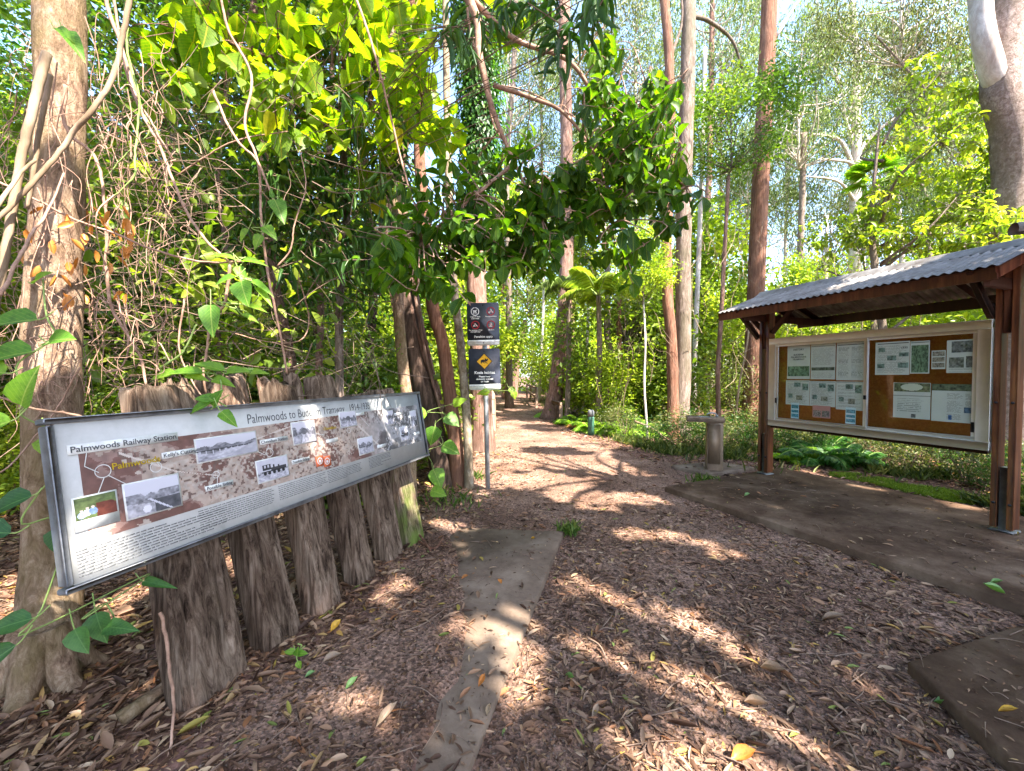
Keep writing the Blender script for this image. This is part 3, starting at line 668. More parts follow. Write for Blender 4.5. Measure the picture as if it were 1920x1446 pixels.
# sleepers: width along U, thickness along NB
LEAN=math.atan(.215)
SUPV=unit(-NB*math.sin(LEAN)+np.array([0,0,math.cos(LEAN)])); SN=unit(np.cross(U,SUPV))
BASE0=np.array([-1.47,1.80,0.])+NB*.065 
def sleeper(s,width,thick,height,label,seed,back=0.,lean_side=0.,moss=0.,jag=.02,split=False,rnd=False):
    base=BASE0+U*s-NB*(back)
    o=empty('timber_sleeper',base,label,'timber sleeper','upright timber sleepers behind the tramway panel')
    nh,na=60,110
    up=unit(SUPV+U*lean_side)
    a=np.linspace(0,2*PI,na,endpoint=False)
    e=.5 if rnd else .22
    cx=np.sign(np.cos(a))*np.abs(np.cos(a))**e*width/2; cy=np.sign(np.sin(a))*np.abs(np.sin(a))**e*thick/2
    V=[];lv=[]
    for i in range(nh):
        t=i/(nh-1); h=-.12+t*(height+.12)
        w=1+.05*math.sin(t*5+seed)-.03*t
        nzv=fbm(a*0+cx*28,cy*28,h*1.3,seed,4)-.5
        nz2=vn(cx*75,cy*75+seed,h*2.5,seed+5)-.5
        nz3=fbm(cx*11,cy*11,h*2,seed+9,3)-.5
        crk=np.clip(1-np.abs(fbm(cx*26+seed*3,cy*26,h*.9,seed+20,3)-.5)*16,0,1)*.16+np.clip(1-np.abs(vn(cx*60+seed,cy*60,h*1.2,seed+30)-.5)*10,0,1)*.06
        d=1-crk*.35+ .13*nzv+.07*nz2+.10*nz3
        hx=cx*w*d; hy=cy*(1+.30*nzv+.16*nz2+.15*nz3-crk)
        if split: 
            g=np.exp(-((cx-.012*math.sin(h*9))/.014)**2)*(1 if True else 0); hy=hy-np.sign(cy)*g*thick*.34*(.6+.4*math.sin(h*13))
        top=0
        if i>=nh-2: top=jag*((fbm(cx*30,cy*30,0,seed+2,3)-.5)*3)
        hh=h+top*np.ones(na)
        if i==nh-1: hx=hx*.93; hy=hy*.9
        p=hx[:,None]*U+hy[:,None]*SN+hh[:,None]*up; V.append(p)
        mz=np.clip(moss*(1.25-h/ .55)+ (fbm(cx*20,cy*20,h*9,seed+3,3)-.5)*1.6*(moss>0),0,.9)*(moss>0)
        lv.append(mz*np.ones(na))
    # top ring fan with sunken grain
    rings=[]
    c=np.mean(V[-1],0)
    for k in(.7,.35):
        q=c+(V[-1]-c)*k+up*(jag*1.2*(vn(cx*60+k*9,cy*60,0,seed)-.6))[:,None]; rings.append(q)
    V+=rings; lv+=[lv[-1]*0,lv[-1]*0]
    V.append((c-up*jag*.5)[None]); lv.append(np.zeros(1))
    n=nh+2; F_=[[i*na+j,i*na+(j+1)%na,(i+1)*na+(j+1)%na,(i+1)*na+j] for i in range(n-1) for j in range(na)]
    F_+=[[(n-1)*na+j,(n-1)*na+(j+1)%na,n*na] for j in range(na)]
    m=mk('sleeper_timber',np.concatenate(V),F_,M['sleeper'],o,lv=np.concatenate(lv),smooth=False)
    return o
def srow(px,py):    # s of a base pixel along the row
    g=G(px,py); return np.dot(g-BASE0,U)
sl=[(srow(400,1330),.27,.15,1.53,'widest grey timber sleeper at the left end of the row, nearest the camera',1,0,0,0,.012,False,False),
(srow(512,1225),.215,.14,1.565,'timber sleeper with a deep rotten split down its middle, second from the near end',2,0,-.045,0,.06,True,False),
(srow(605,1162),.22,.14,1.53,'third weathered sleeper from the near end, ragged torn top',3,0,-.01,0,.07,False,False),
(srow(676,1106),.22,.14,1.575,'pinkish rounded smooth-topped sleeper standing highest above the panel',4,0,-.03,0,.006,False,True),
(srow(728,1062),.235,.13,1.43,'fifth sleeper from the near end, low flat top just over the panel',5,0,-.03,.0,.012,False,False),
(srow(775,1034),.26,.15,1.455,'last sleeper at the far right end of the row, green moss at its foot',6,0,-.02,.55,.015,False,False)]
for a in sl: sleeper(*a[:6],back=a[6],lean_side=a[7],moss=a[8],jag=a[9],split=a[10],rnd=a[11])
sleeper(srow(455,1275),.10,.10,1.56,'narrow broken sleeper showing behind the gap between the first two',7,back=.16,jag=.05)
sleeper(srow(640,1130),.06,.09,1.56,'thin splintered sleeper remnant standing just before the rounded one',8,back=.12,jag=.09)

# ================================================================== koala / regulations sign on a pole
pb=G(915,918); pb[2]=0; tp=P(907,572,pb[1]+.0)
kp=empty('park_sign',pb,'galvanised pole carrying two charcoal park signs, the lower with a yellow koala diamond','park sign')
pk=unit(tp-pb); KO=pb
b=LB(KO); b.tube([pb-pk*.2,pb+pk*1.2,tp+pk*.02],.033,16); b.build('pole',M['steel'],kp,True)
KN=unit(np.array([-.02,-1,0.])); KU=unit(np.cross(np.array([0,0,1.]),-KN)); 
KU=unit(np.cross(-KN,np.array([0,0,1.]))); KU=KU if KU[0]>0 else -KU
KV=unit(pk-np.dot(pk,KN)*KN); KU=unit(KU-np.dot(KU,KV)*KV)
def plate(name,px0,px1,py0,py1):
    d=pb[1]-.05; a=P(px0,py1,d);c=P(px1,py1,d);t=P(px0,py0,d)
    w=abs(c[0]-a[0]); h=t[2]-a[2]; cen=(P((px0+px1)/2,(py0+py1)/2,d))
    return cen,w,h
def rrect(b,c,w,h,r,n,th=.004,uu=None,vv=None):
    uu=KU if uu is None else uu; vv=KV if vv is None else vv; nn=unit(np.cross(uu,vv)); pts=[]
    for (sx,sy,a0) in((1,1,0),(-1,1,90),(-1,-1,180),(1,-1,270)):
        for k in range(5):
            a=math.radians(a0+k*22.5); pts.append(c+uu*(sx*(w/2-r)+r*math.cos(a))+vv*(sy*(h/2-r)+r*math.sin(a)))
    m=len(pts); f=[p+nn*th for p in pts]; 
    b.add(f+pts,[list(range(m)),list(range(2*m-1,m-1,-1))]+[[i,m+i,m+(i+1)%m,(i+1)%m] for i in range(m)])
c1,w1,h1=plate('a',876,936,568,648); c2,w2,h2=plate('b',879,938,654,731)
NN=unit(np.cross(KU,KV))
def circle_icon(par,c,col,shapes,slash):
    b=LB(KO); b.disk(c+NN*.0062,KU,KV,.056,.046,32)
    if slash:
        d=unit(KU-KV); n=unit(KU+KV)*.0035; b.add([c-d*.048-n+NN*.0085,c+d*.048-n+NN*.0085,c+d*.048+n+NN*.0085,c-d*.048+n+NN*.0085],[[0,1,2,3]])
    o=b.build('warning_ring',M[col],par)
    b=LB(KO)
    for s in shapes: b.poly([c+KU*x_*.001+KV*y_*.001+NN*.0072 for x_,y_ in s])
    b.build('pictogram',M['sign_white'],o)
dog=[[(-26,6),(-24,14),(10,14),(14,-2),(-22,-4)],[(8,10),(14,26),(26,22),(28,14),(18,12),(14,4)],[(-22,-4),(-26,-28),(-18,-28),(-14,-6)],[(-14,-4),(-14,-28),(-8,-28),(-7,-6)],[(4,-2),(2,-28),(8,-28),(11,-4)],[(11,0),(14,-28),(20,-28),(15,0)],[(-24,12),(-34,22),(-30,24),(-20,14)]]
def disc(cx,cy,r,n=10): return [(cx+r*math.cos(t),cy+r*math.sin(t)) for t in np.linspace(0,2*PI,n,endpoint=False)]
moto=[disc(-20,-16,12),disc(22,-14,12),[(-20,-12),(-6,4),(18,0),(8,-12)],[(-8,2),(-2,20),(8,18),(2,0)],disc(2,25,6),[(4,16),(18,6),(16,2),(2,10)]]
tent=[[(-34,-20),(-4,26),(2,22),(-10,-4),(-14,-20)],[(0,22),(34,-20),(22,-20),(-2,14)],[(-12,-20),(-4,-4),(2,-20)]]
fire=[[(-26,-28),(26,-28),(26,-22),(-26,-22)],[(-22,-18),(24,-24),(22,-14),(-20,-14)],[(-16,-12),(-14,6),(-6,2),(0,30),(8,8),(14,10),(16,-12)]]
b=LB(KO); rrect(b,c1,w1,h1,.03,4); p1=b.build('regulation_sign',M['sign_navy'],kp)
b=LB(KO); rrect(b,c1-KV*(h1/2-.035),w1,.07,.03,4,.0055); 
b.box(c1-KV*(h1/2-.055)+NN*.003,(w1,.035,.006),[KU,KV,NN]); p1w=b.build('white_strip',M['sign_white'],p1)
for (x_,y_,col,ic,sl_) in((-.105,.17,'sign_white',dog,0),(.105,.17,'sign_red',moto,1),(-.105,-.01,'sign_red',tent,1),(.105,-.01,'sign_red',fire,1)):
    circle_icon(p1,c1+KU*x_+KV*y_,col,ic,sl_)
TX=lambda s,sz,c,dx,dy,par,mt='sign_white',bold=.0006: text('lettering',s,sz,M[mt],c+KU*dx+KV*dy+NN*.0068,KU,KV,par,KO,'CENTER',bold=bold)
TX('Dogs on leash\nat all times',.024,c1,-.105,.093,p1);TX('No motorbikes',.024,c1,.105,.093,p1);TX('No camping or fires\novernight stays',.022,c1,-.105,-.085,p1);TX('No fires',.024,c1,.105,-.085,p1)
TX('Penalties apply',.042,c1,0,-.18,p1)
b=LB(KO); rrect(b,c2,w2,h2,.03,4); p2=b.build('koala_sign',M['sign_navy'],kp)
b=LB(KO); rrect(b,c2-KV*(h2/2-.035),w2,.07,.03,4,.0055); b.box(c2-KV*(h2/2-.055)+NN*.003,(w2,.035,.006),[KU,KV,NN]); p2w=b.build('white_strip',M['sign_white'],p2)
def diamond(b,c,r,n): b.poly([c+KU*r+NN*n,c+KV*r+NN*n,c-KU*r+NN*n,c-KV*r+NN*n])
dc=c2+KV*.105
b=LB(KO); diamond(b,dc,.110,.0066); dd=b.build('diamond_border',M['sign_black'],p2)
b=LB(KO); diamond(b,dc,.099,.0076); b.build('diamond_face',M['sign_yellow'],dd)
koala=[[(-44,-6),(-40,12),(-26,22),(-6,22),(12,14),(14,0),(-10,-10),(-34,-14)],[(8,18),(18,24),(34,20),(40,8),(32,-2),(16,0),(8,8)],disc(14,26,9),disc(36,24,9),[(-40,-4),(-42,-26),(-36,-28),(-28,-10)],[(10,4),(26,-14),(42,-22),(40,-28),(22,-20),(4,-6)],[(-6,-8),(8,-18),(6,-22),(-14,-12)]]
b=LB(KO)
for s in koala: b.poly([dc+KU*x_*.00115+KV*y_*.00115+NN*.0086 for x_,y_ in s])
b.build('koala_symbol',M['sign_black'],dd)
TX('Koala habitat',.052,c2,0,-.062,p2,bold=.0012);TX('Please keep\ndomestic animals\non leash',.033,c2,0,-.108,p2,bold=.0008)
text('lettering','Sunshine Coast Council',.013,M['sign_black'],c2-KV*(h2/2-.028)+KU*.03+NN*.0070,KU,KV,p2w,KO)
text('lettering','Sunshine Coast Council',.013,M['sign_black'],c1-KV*(h1/2-.028)+KU*.03+NN*.0070,KU,KV,p1w,KO)
for cc,hh,par in((c1,h1,p1),(c2,h2,p2)):
    for s in(1,-1):
        b=LB(KO); b.disk(cc+KV*s*(hh/2-.035)+NN*.0075,KU,KV,.008,0,10); b.build('bolt',M['black'],par)

# ================================================================== notice shelter
LP=np.array([3.80,5.95,0.]); RP=np.array([4.66,3.74,0.])
su=unit(RP-LP); sn=np.array([su[1],-su[0],0.]); sn=sn if sn[0]<0 else -sn     # towards path
Z=np.array([0,0,1.]); AXS=np.array([su,sn,Z]); 
SHO=(LP+RP)/2
shelter=empty('notice_shelter',SHO,'red stained timber shelter with a grey corrugated iron roof standing on the large dark slab','shelter')
SL=np.linalg.norm(RP-LP)
def sw(t,n,z): return LP+su*t+sn*n+Z*z
def timber(name,a,b_,w,h,mat,parent=None,up=Z):
    """beam from a to b, w sideways, h along up"""
    a=np.asarray(a);b_=np.asarray(b_); d=unit(b_-a); s=unit(np.cross(d,up)); u2=np.cross(s,d); L=np.linalg.norm(b_-a)
    m=LB(SHO); m.box((a+b_)/2,(L,w,h),[d,s,u2],.004); return m.build(name,mat,parent if parent is not None else shelter)
EZ=2.50; RZ=2.85; FN=.52; RN=-.40; BN=-1.32; T0=-.42; T1=SL+.10
for t0 in(0,SL):
    for s in(-.052,.052):
        p=timber('post',sw(t0+s,0,SH_T+.03),sw(t0+s,0,2.62),.045,.13,M['timber_post'],up=sn)
        for z in(.35,1.3): 
            m=LB(SHO); m.tube([sw(t0+s,.066,z),sw(t0+s,.078,z)],.012,8); m.build('bolt_head',M['black'],p)
    m=LB(SHO); m.box(sw(t0,0,.38),(.05,.08,.62),AXS,.002); st=m.build('steel_stirrup',M['steel'],shelter)
    m=LB(SHO); m.box(sw(t0,0,SH_T+.006),(.16,.17,.012),AXS,.002); m.build('base_plate',M['frame_dark'],st)
    # packer between the timbers, upper part
    timber('packer',sw(t0,0,1.95),sw(t0,0,2.6),.056,.10,M['timber_red'],up=sn)
    # brackets front and rear, rafter pair
    for s in(-.052,):
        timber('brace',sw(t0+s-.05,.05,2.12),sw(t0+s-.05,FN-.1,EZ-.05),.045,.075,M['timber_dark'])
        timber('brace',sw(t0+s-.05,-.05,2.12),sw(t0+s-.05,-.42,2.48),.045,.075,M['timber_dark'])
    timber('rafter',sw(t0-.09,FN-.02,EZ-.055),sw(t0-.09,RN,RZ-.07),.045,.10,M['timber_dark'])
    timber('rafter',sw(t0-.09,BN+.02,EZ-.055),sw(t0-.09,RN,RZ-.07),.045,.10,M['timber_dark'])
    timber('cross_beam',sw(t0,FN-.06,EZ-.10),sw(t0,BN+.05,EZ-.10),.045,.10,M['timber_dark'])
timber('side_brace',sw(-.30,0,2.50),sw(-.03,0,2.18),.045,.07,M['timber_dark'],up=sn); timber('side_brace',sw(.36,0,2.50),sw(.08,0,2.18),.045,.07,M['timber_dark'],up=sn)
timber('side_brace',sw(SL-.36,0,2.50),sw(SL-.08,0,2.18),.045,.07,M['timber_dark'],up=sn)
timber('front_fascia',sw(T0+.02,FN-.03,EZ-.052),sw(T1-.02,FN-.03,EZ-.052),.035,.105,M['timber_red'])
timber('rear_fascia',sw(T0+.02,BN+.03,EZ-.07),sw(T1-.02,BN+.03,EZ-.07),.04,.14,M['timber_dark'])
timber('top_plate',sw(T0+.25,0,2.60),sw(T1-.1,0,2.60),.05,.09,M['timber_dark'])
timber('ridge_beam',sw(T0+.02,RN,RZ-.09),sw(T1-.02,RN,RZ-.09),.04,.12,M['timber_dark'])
for t0 in(T0+.02,T1-.02):
    timber('barge_board',sw(t0,FN-.01,EZ-.045),sw(t0,RN,RZ-.06),.03,.10,M['timber_red']); timber('barge_board',sw(t0,BN+.01,EZ-.045),sw(t0,RN,RZ-.06),.03,.10,M['timber_red'])
def corr(t0,t1,n0,z0,n1,z1,name):
    wl=.076; k=int((t1-t0)/wl*8); ts=np.linspace(t0,t1,k); d=np.array([n1-n0,z1-z0]); L=np.linalg.norm(d); nr=np.array([-d[1],d[0]])/L
    if nr[1]<0: nr=-nr
    w=.009*np.cos(ts/wl*2*PI); V=[];m=6
    for off in(0,-.0012):
        for i in range(m+1):
            f=i/m; n=n0+(n1-n0)*f+nr[0]*(w+off); z=z0+(z1-z0)*f+nr[1]*(w+off)
            V.append(LP+su*ts[:,None]+sn*n[:,None]+Z*z[:,None])
    V=np.concatenate(V)-SHO; F_=[]
    for s in(0,1):
        o=s*(m+1)*k
        for i in range(m):
            for j in range(k-1): F_.append([o+i*k+j,o+i*k+j+1,o+(i+1)*k+j+1,o+(i+1)*k+j])
    return mk(name,V,F_,M['roof'],shelter,smooth=True)
corr(T0,T1,FN+.035,EZ+.008,RN,RZ+.005,'front_roof_sheet'); corr(T0,T1,BN-.035,EZ+.008,RN,RZ+.005,'rear_roof_sheet')
m=LB(SHO)
cap=[]
for tt in(T0-.005,T1+.005):
    cap.append([sw(tt,RN+.14*x_,RZ+.012+.03-abs(x_)*.085+( .012 if abs(x_)<.3 else 0)) for x_ in(-1,-.5,-.15,0,.15,.5,1)])
m.add(cap[0]+cap[1],[[i,i+1,8+i,7+i] for i in range(6)]); m.build('ridge_capping',M['roof'],shelter)
# end return roof (its rolled ridge cap shows at the right edge)
RC=P(1900,432,3.45)
sh2=empty('return_roof',RC,'curled grey iron ridge cap end of a second roof, at the right edge above the shelter','roof end')
m=LB(RC); e=unit(np.array([.93,-.36,0])); q=unit(np.cross(e,Z)); a=np.linspace(-.15*PI,1.15*PI,14)
ring=lambda c,r:[c+q*r*math.cos(t)+Z*r*math.sin(t) for t in a]
m.add(ring(RC,.062)+ring(RC+e*1.6,.062)+ring(RC+e*.002,.058)+ring(RC+e*1.6,.058),[[i,i+1,14+i+1,14+i] for i in range(13)]+[[28+i,42+i,42+i+1,28+i+1] for i in range(13)]); m.build('ridge_capping',M['roof'],sh2,True)
for s in(-1,1):
    m=LB(RC); k=70; ts=np.linspace(.32,1.6,k); w=.009*np.cos(ts/.076*2*PI); V=[]
    for f in(0,.5,1): V.append(RC+e*ts[:,None]+q*(s*(.05+f*.7))+Z*(-.02-f*.28+w)[:,None])
    m.add(np.concatenate(V),[[i*k+j,i*k+j+1,(i+1)*k+j+1,(i+1)*k+j] for i in range(2) for j in range(k-1)]); m.build('roof_sheet',M['roof'],sh2,True)
m=LB(RC); m.box(RC+e*.85-Z*.12,(1.5,.05,.12),[e,q,Z]); m.box(RC+e*1.3-Z*.8+q*0,(.1,.1,1.4),[e,q,Z]); m.box(RC+e*1.3-Z*2.1,(.09,.09,1.6),[e,q,Z]); m.build('roof_beam',M['timber_red'],sh2)

# ---- notice board
BO=sw(SL/2,.02,1.45)
board=empty('notice_board',BO,'cream framed glass notice board with an orange cork back, hung between the shelter posts','notice board')
def bt(px,py):
    q_=onplane(px,py,sw(0,.07,0),sn); return np.dot(q_-LP,su),q_[2]
BT0,BT1=.085,SL-.085; BZ0,BZ1=.83,2.09
def bx(t0,t1,z0,z1,n0,n1,mat,name,par=None,bev=.003):
    m=LB(BO); m.box(sw((t0+t1)/2,(n0+n1)/2,(z0+z1)/2),(t1-t0,n1-n0,z1-z0),AXS,bev); return m.build(name,mat,par if par is not None else board)
FR=.085
m=LB(BO)
for (t0,t1,z0,z1) in((BT0,BT1,BZ0,BZ0+FR),(BT0,BT1,BZ1-FR,BZ1),(BT0,BT0+.105,BZ0+FR,BZ1-FR),(BT1-FR*1.15,BT1,BZ0+FR,BZ1-FR)):
    m.box(sw((t0+t1)/2,.045,(z0+z1)/2),(t1-t0,.07,z1-z0),AXS,.004)
m.build('outer_frame',M['white_al'],board)
bx(BT0+.01,BT1-.01,BZ0+.01,BZ1-.01,-.03,-.005,M['timber_dark'],'case_back'); bx(BT0+.05,BT1-.05,BZ0+.05,BZ1-.05,-.004,.006,M['cork'],'cork_sheet')
bx(BT0+.02,BT1-.02,BZ0-.035,BZ0-.002,-.03,.05,M['timber_dark'],'bottom_rail')
IT0,IT1,IZ0,IZ1=BT0+.105,BT1-FR*1.15,BZ0+FR,BZ1-FR
TM=bt(1622,720)[0]
def sash(t0,t1,n,name):
    m=LB(BO); w=.034
    for (a,b_,c,d) in((t0,t1,IZ0+.002,IZ0+.002+w),(t0,t1,IZ1-w-.002,IZ1-.002),(t0,t0+w,IZ0+w,IZ1-w),(t1-w,t1,IZ0+w,IZ1-w)):
        m.box(sw((a+b_)/2,n,(c+d)/2),(b_-a,.018,d-c),AXS,.002)
    s=m.build(name,M['white_al'],board)
    m=LB(BO); m.quad(sw(t1-w*.5,n,IZ0+w*.5),sw(t0+w*.5,n,IZ0+w*.5),sw(t0+w*.5,n,IZ1-w*.5),sw(t1-w*.5,n,IZ1-w*.5)); m.build('glass_pane',M['glass'],s)
    return s
s1=sash(IT0+.002,TM+.02,.068,'sliding_door'); s2=sash(TM-.015,IT1-.002,.045,'sliding_door')
bx(IT0+.004,IT0+.024,1.16,1.235,.077,.088,M['black'],'door_lock',s1); bx(TM-.008,TM+.018,1.27,1.32,.077,.09,M['black'],'door_lock',s1); bx(IT1-.035,IT1-.012,IZ0+.08,IZ0+.18,.054,.066,M['black'],'door_lock',s2)
def paper_img(W,H,kind,seed,bg=(.62,.63,.60)):
    r=np.random.default_rng(seed); im=np.ones((H,W,3))*np.array(bg); x,y=fimg(W,H)
    im*= (.94+.08*vn(x*6,y*6,0,seed))[...,None]
    def pic(a,b_,c,d,tone=(.14,.2,.17)):
        n=fbm(x*18,y*18,0,seed+int(a*90),3); mk_=(x>a)&(x<c)&(y>b_)&(y<d); im[mk_]=(np.array(tone)*(.3+1.9*(n[...,None]-.2)))[mk_]
    def lines(a,b_,c,d,step=.03):
        yy=b_
        while yy<d:
            e=c-r.uniform(0,.25)*(c-a); row=(np.abs(y-yy)<step*.22)&(x>a)&(x<e)&(vn(x*60,y*0+yy*50,0,seed)>.3); im[row]*=.55; yy+=step
    def bar(y0,a=.03,c=.97,h=.02,tone=.05): 
        im[(y>y0)&(y<y0+h)&(x>a)&(x<c)]=tone
    return im,pic,lines,bar
def poster(px0,py0,px1,py1,kind,label,seed,nn=.0085,texts=(),bg=(.60,.61,.58),res=64,cat='poster'):
    t0,z1=bt(px0,py0); t1,z0=bt(px1,py1)
    # px rows read at x0: keep them level by taking z from the left x for both
    h=abs(z1-z0); w=t1-t0
    return make_poster(t0,z0,w,h,kind,label,seed,nn,texts,bg,res,cat)
def make_poster(t0,z0,w,h,kind,label,seed,nn=.0085,texts=(),bg=(.47,.49,.44),res=64,cat='poster'):
    H=int(res*max(.5,min(2,h/w))); im,pic,lines,bar=paper_img(res,H,kind,seed,bg)
    if kind=='title': pic(.02,.62,.98,.92,(.12,.2,.13))
    elif kind=='article': bar(.06);lines(.05,.14,.95,.62);pic(.03,.66,.98,.76,(.1,.12,.09));lines(.05,.8,.95,.97)
    elif kind=='article2': bar(.06);lines(.05,.14,.47,.95);lines(.53,.14,.95,.95)
    elif kind=='mixed': bar(.02);lines(.05,.1,.95,.95);pic(.35,.08,.62,.26);pic(.7,.12,.95,.4);pic(.1,.55,.3,.72);pic(.45,.6,.7,.8,(.2,.2,.15))
    elif kind=='mixed2': bar(.03,.05,.97,.03);lines(.05,.12,.95,.95);pic(.08,.16,.3,.3);pic(.7,.33,.98,.46);pic(.36,.42,.62,.56);pic(.06,.66,.28,.8);pic(.68,.64,.98,.8)
    elif kind=='photo': pic(.05,.12,.95,.97,(.11,.17,.10)); bar(.03)
    elif kind=='grid': 
        for a in(0.04,):
            for q_ in range(3): pic(.06,.05+q_*.31,.94,.30+q_*.31,(.22,.2,.16))
    elif kind=='darkphoto': pic(.12,.03,.97,.38,(.14,.15,.14));pic(.05,.52,.45,.85,(.15,.16,.14));pic(.5,.5,.97,.85,(.13,.13,.12));lines(.05,.88,.95,.98)
    elif kind=='blue': im[:]=np.array([.42,.56,.60]); pic(.05,.12,.95,.35,(.06,.2,.26));pic(.05,.45,.95,.62,(.05,.22,.3)); pic(.05,.7,.95,.9,(.08,.26,.34))
    elif kind=='red': im[:]=np.array([.42,.2,.17]); pic(.04,.4,.47,.92,(.25,.2,.18)); pic(.53,.4,.96,.92,(.2,.17,.15))
    elif kind=='strip':
        im[y_of(H,res)<.18]=np.array([.07,.09,.05]); pic(.0,.0,1,.16,(.1,.12,.07)); lines(.3,.25,.6,.95,.022); lines(.65,.25,.95,.6,.022); pic(.62,.6,.78,.74,(.1,.16,.24)); pic(.84,.58,.97,.7,(.12,.16,.3)); pic(.33,.82,.4,.95,(.05,.12,.3))
    elif kind=='mapsheet':
        pic(0,0,1,.25,(.12,.14,.07)); xx,yy=fimg(res,H); im[np.hypot((xx-.5)/.3,(yy-.12)/.1)<1]=np.array([.45,.47,.36]); im[(np.abs(yy-.36)<.012)]*=.5; pic(.5,.88,.62,.98,(.1,.1,.1)); lines(.1,.45,.9,.85,.05)
    o=canvas('poster',im,sw(t0,nn,z0)-SHO*0,su,Z,w,h,None,M['paper'],np.zeros(3))
    # thickness: a backing sheet as its own closed body joined beneath
    c=np.array([np.array(v.co) for v in o.data.vertices]).mean(0)
    for v in o.data.vertices: v.co-=Vector(c)
    o.location=c; tag(o,label,cat,'papers pinned in the notice board')
    for (s,sz,du,dz,al) in texts:
        tx=text('heading',s,sz,M['ink_grey'],sw(t0+w*du,nn+.001,z0+h*dz),su,Z,o,c,'CENTER',bold=.0008)
    return o
def y_of(H,W): return fimg(W,H)[1]
Bt=lambda x_,y_:bt(1430+x_/4.174,600+y_/4.174)
def pp(x0,y0,x1,y1,kind,label,seed,**k):
    t0,z1=Bt(x0,y0); _,z0=Bt(x0,y1); t1,_=Bt(x1,y0); return make_poster(t0,z0,t1-t0,z1-z0,kind,label,seed,**k)
pp(172,205,350,462,'title','pale history title page with a green photo along its foot, top left of the board',1,texts=(('HISTORY',.035,.5,.85,0),('BUDERIM\nPALMWOODS\nTRAMWAY',.032,.5,.70,0)))
pp(356,190,548,464,'article','article sheet with one thin dark picture strip, middle of the left pane top row',2)
pp(556,178,782,472,'article2','plain two column text sheet, top right of the left pane',3)
pp(160,472,345,660,'mixed','text sheet with little pictures, bottom left sheet above the blue leaflet',4)
pp(347,478,548,672,'mixed','text sheet with little pictures, directly above the small red notice',5)
pp(552,482,766,700,'mixed','text sheet with little pictures, bottom right of the left pane',6)
pp(200,648,262,770,'blue','narrow blue leaflet at the left of the cork strip',7,nn=.0105)
pp(368,668,508,762,'red','small red notice with two dark pictures on the cork strip',8,nn=.0105)
pp(626,684,706,812,'blue','blue and white leaflet overlapping the cork beside the sash edge',9,nn=.0105)
pp(860,178,1128,430,'mixed2','news sheet with five small pictures, top left of the right pane',10,texts=(('1935',.03,.85,.78,0),))
pp(1132,168,1285,420,'photo','sheet with one big dark green tree photo in the right pane',11)
pp(1298,240,1408,385,'grid','narrow sheet of stacked brown pictures on bare cork',12)
pp(1418,160,1732,415,'darkphoto','large sheet with dark photographs in the top right corner',13)
pp(1000,490,1292,762,'mapsheet','wide sheet headed by a pale oval emblem on green, lower right pane',14)
pp(1300,500,1725,790,'strip','wide pale sheet with a dark banner and small blue pictures, lower right corner',15,res=90)

# ================================================================== drinking fountain
fb=G(1338,886,.06); fb=np.array([3.22,6.32,.06])
ft=empty('drinking_fountain',fb,'square stainless steel drinking fountain with a tray reaching left, beside the left shelter post','drinking fountain')
fu=unit(np.array([.94,-.34,0]));fv=np.array([-fu[1],fu[0],0.]); fv=unit(np.cross(Z,fu)); AXF=np.array([fu,fv,Z])
m=LB(fb); m.box(fb+Z*.38,(.23,.23,.76),AXF,.006); m.build('column',M['stainless'],ft)
m=LB(fb); m.box(fb-fv*.1165+Z*.42-fu*.012,(.17,.004,.62),AXF); m.build('access_panel',M['stainless'],ft)
m=LB(fb); m.box(fb-fu*.14+Z*.80,(.54,.30,.075),AXF,.006); m.build('tray',M['stainless'],ft)
m=LB(fb); m.disk(fb-fu*.16+Z*.839,fu,fv,.10,0,24); m.build('bowl',M['frame_dark'],ft)
m=LB(fb); c=fb+fu*.02+Z*.84; m.tube(smoothpath([c,c+Z*.045,c-fu*.05+Z*.06,c-fu*.11+Z*.05,c-fu*.13+Z*.03],4),.011,8); m.tube([c+fu*.02,c+fu*.02+Z*.03],.018,10); m.build('spout',M['steel'],ft,True)
m=LB(fb); m.box(fb-fv*.06+Z*.05-fu*.01,(.194,.09,.10),AXF); m.build('base_stain',M['black'],ft) if False else None
# ================================================================== bollard, rails
bo=G(1108,815); bo[2]=0
bl_=empty('path_bollard',bo,'short green timber bollard with a grey cap beside the sunny ferns','bollard')
m=LB(bo); m.tube([bo-Z*.1,bo+Z*.45,bo+Z*.48],[.085,.085,.08],18); m.build('post',M['green_paint'],bl_,True)
m=LB(bo); m.tube([bo+Z*.48,bo+Z*.485,bo+Z*.60,bo+Z*.64,bo+Z*.66],[.07,.088,.088,.07,.03],18); m.build('cap',M['grey_plastic'],bl_,True)
def railing(pts,h,label,posts=None,mid=False):
    pts=[np.array(p,float) for p in pts]; o=empty('timber_handrail',pts[0],label,'handrail')
    for p in pts:
        m=LB(pts[0]); m.box(p+Z*(h/2-.1),(.12,.12,h+.1),None,.01); m.build('post',M['rail'],o)
    for a,b_ in zip(pts[:-1],pts[1:]):
        d=unit(b_-a); s=unit(np.cross(d,Z))
        for zz in((h+.0,) if not mid else(h,h*.55)):
            m=LB(pts[0]); m.box((a+b_)/2+Z*zz+s*.0,(np.linalg.norm(b_-a)+.14,.09,.11),[d,s,Z],.01); m.build('rail',M['rail'],o)
    return o
def gp(px,py): q=G(px,py); q[2]=0; return q
railing([(1.05,28,0),(1.1,23.5,0),(1.2,19.5,0)],.95,'far timber rail on the right side of the path, at the path end',mid=True)
railing([(1.38,15.2,0),(1.62,13.2,0)],.62,'low dark timber rail at the foot of the big leaning red trunk')
railing([(-1.15,20,0),(-.62,13,0),(-.52,11.2,0)],.95,'timber rail left of the path, just behind the koala sign pole',mid=True)

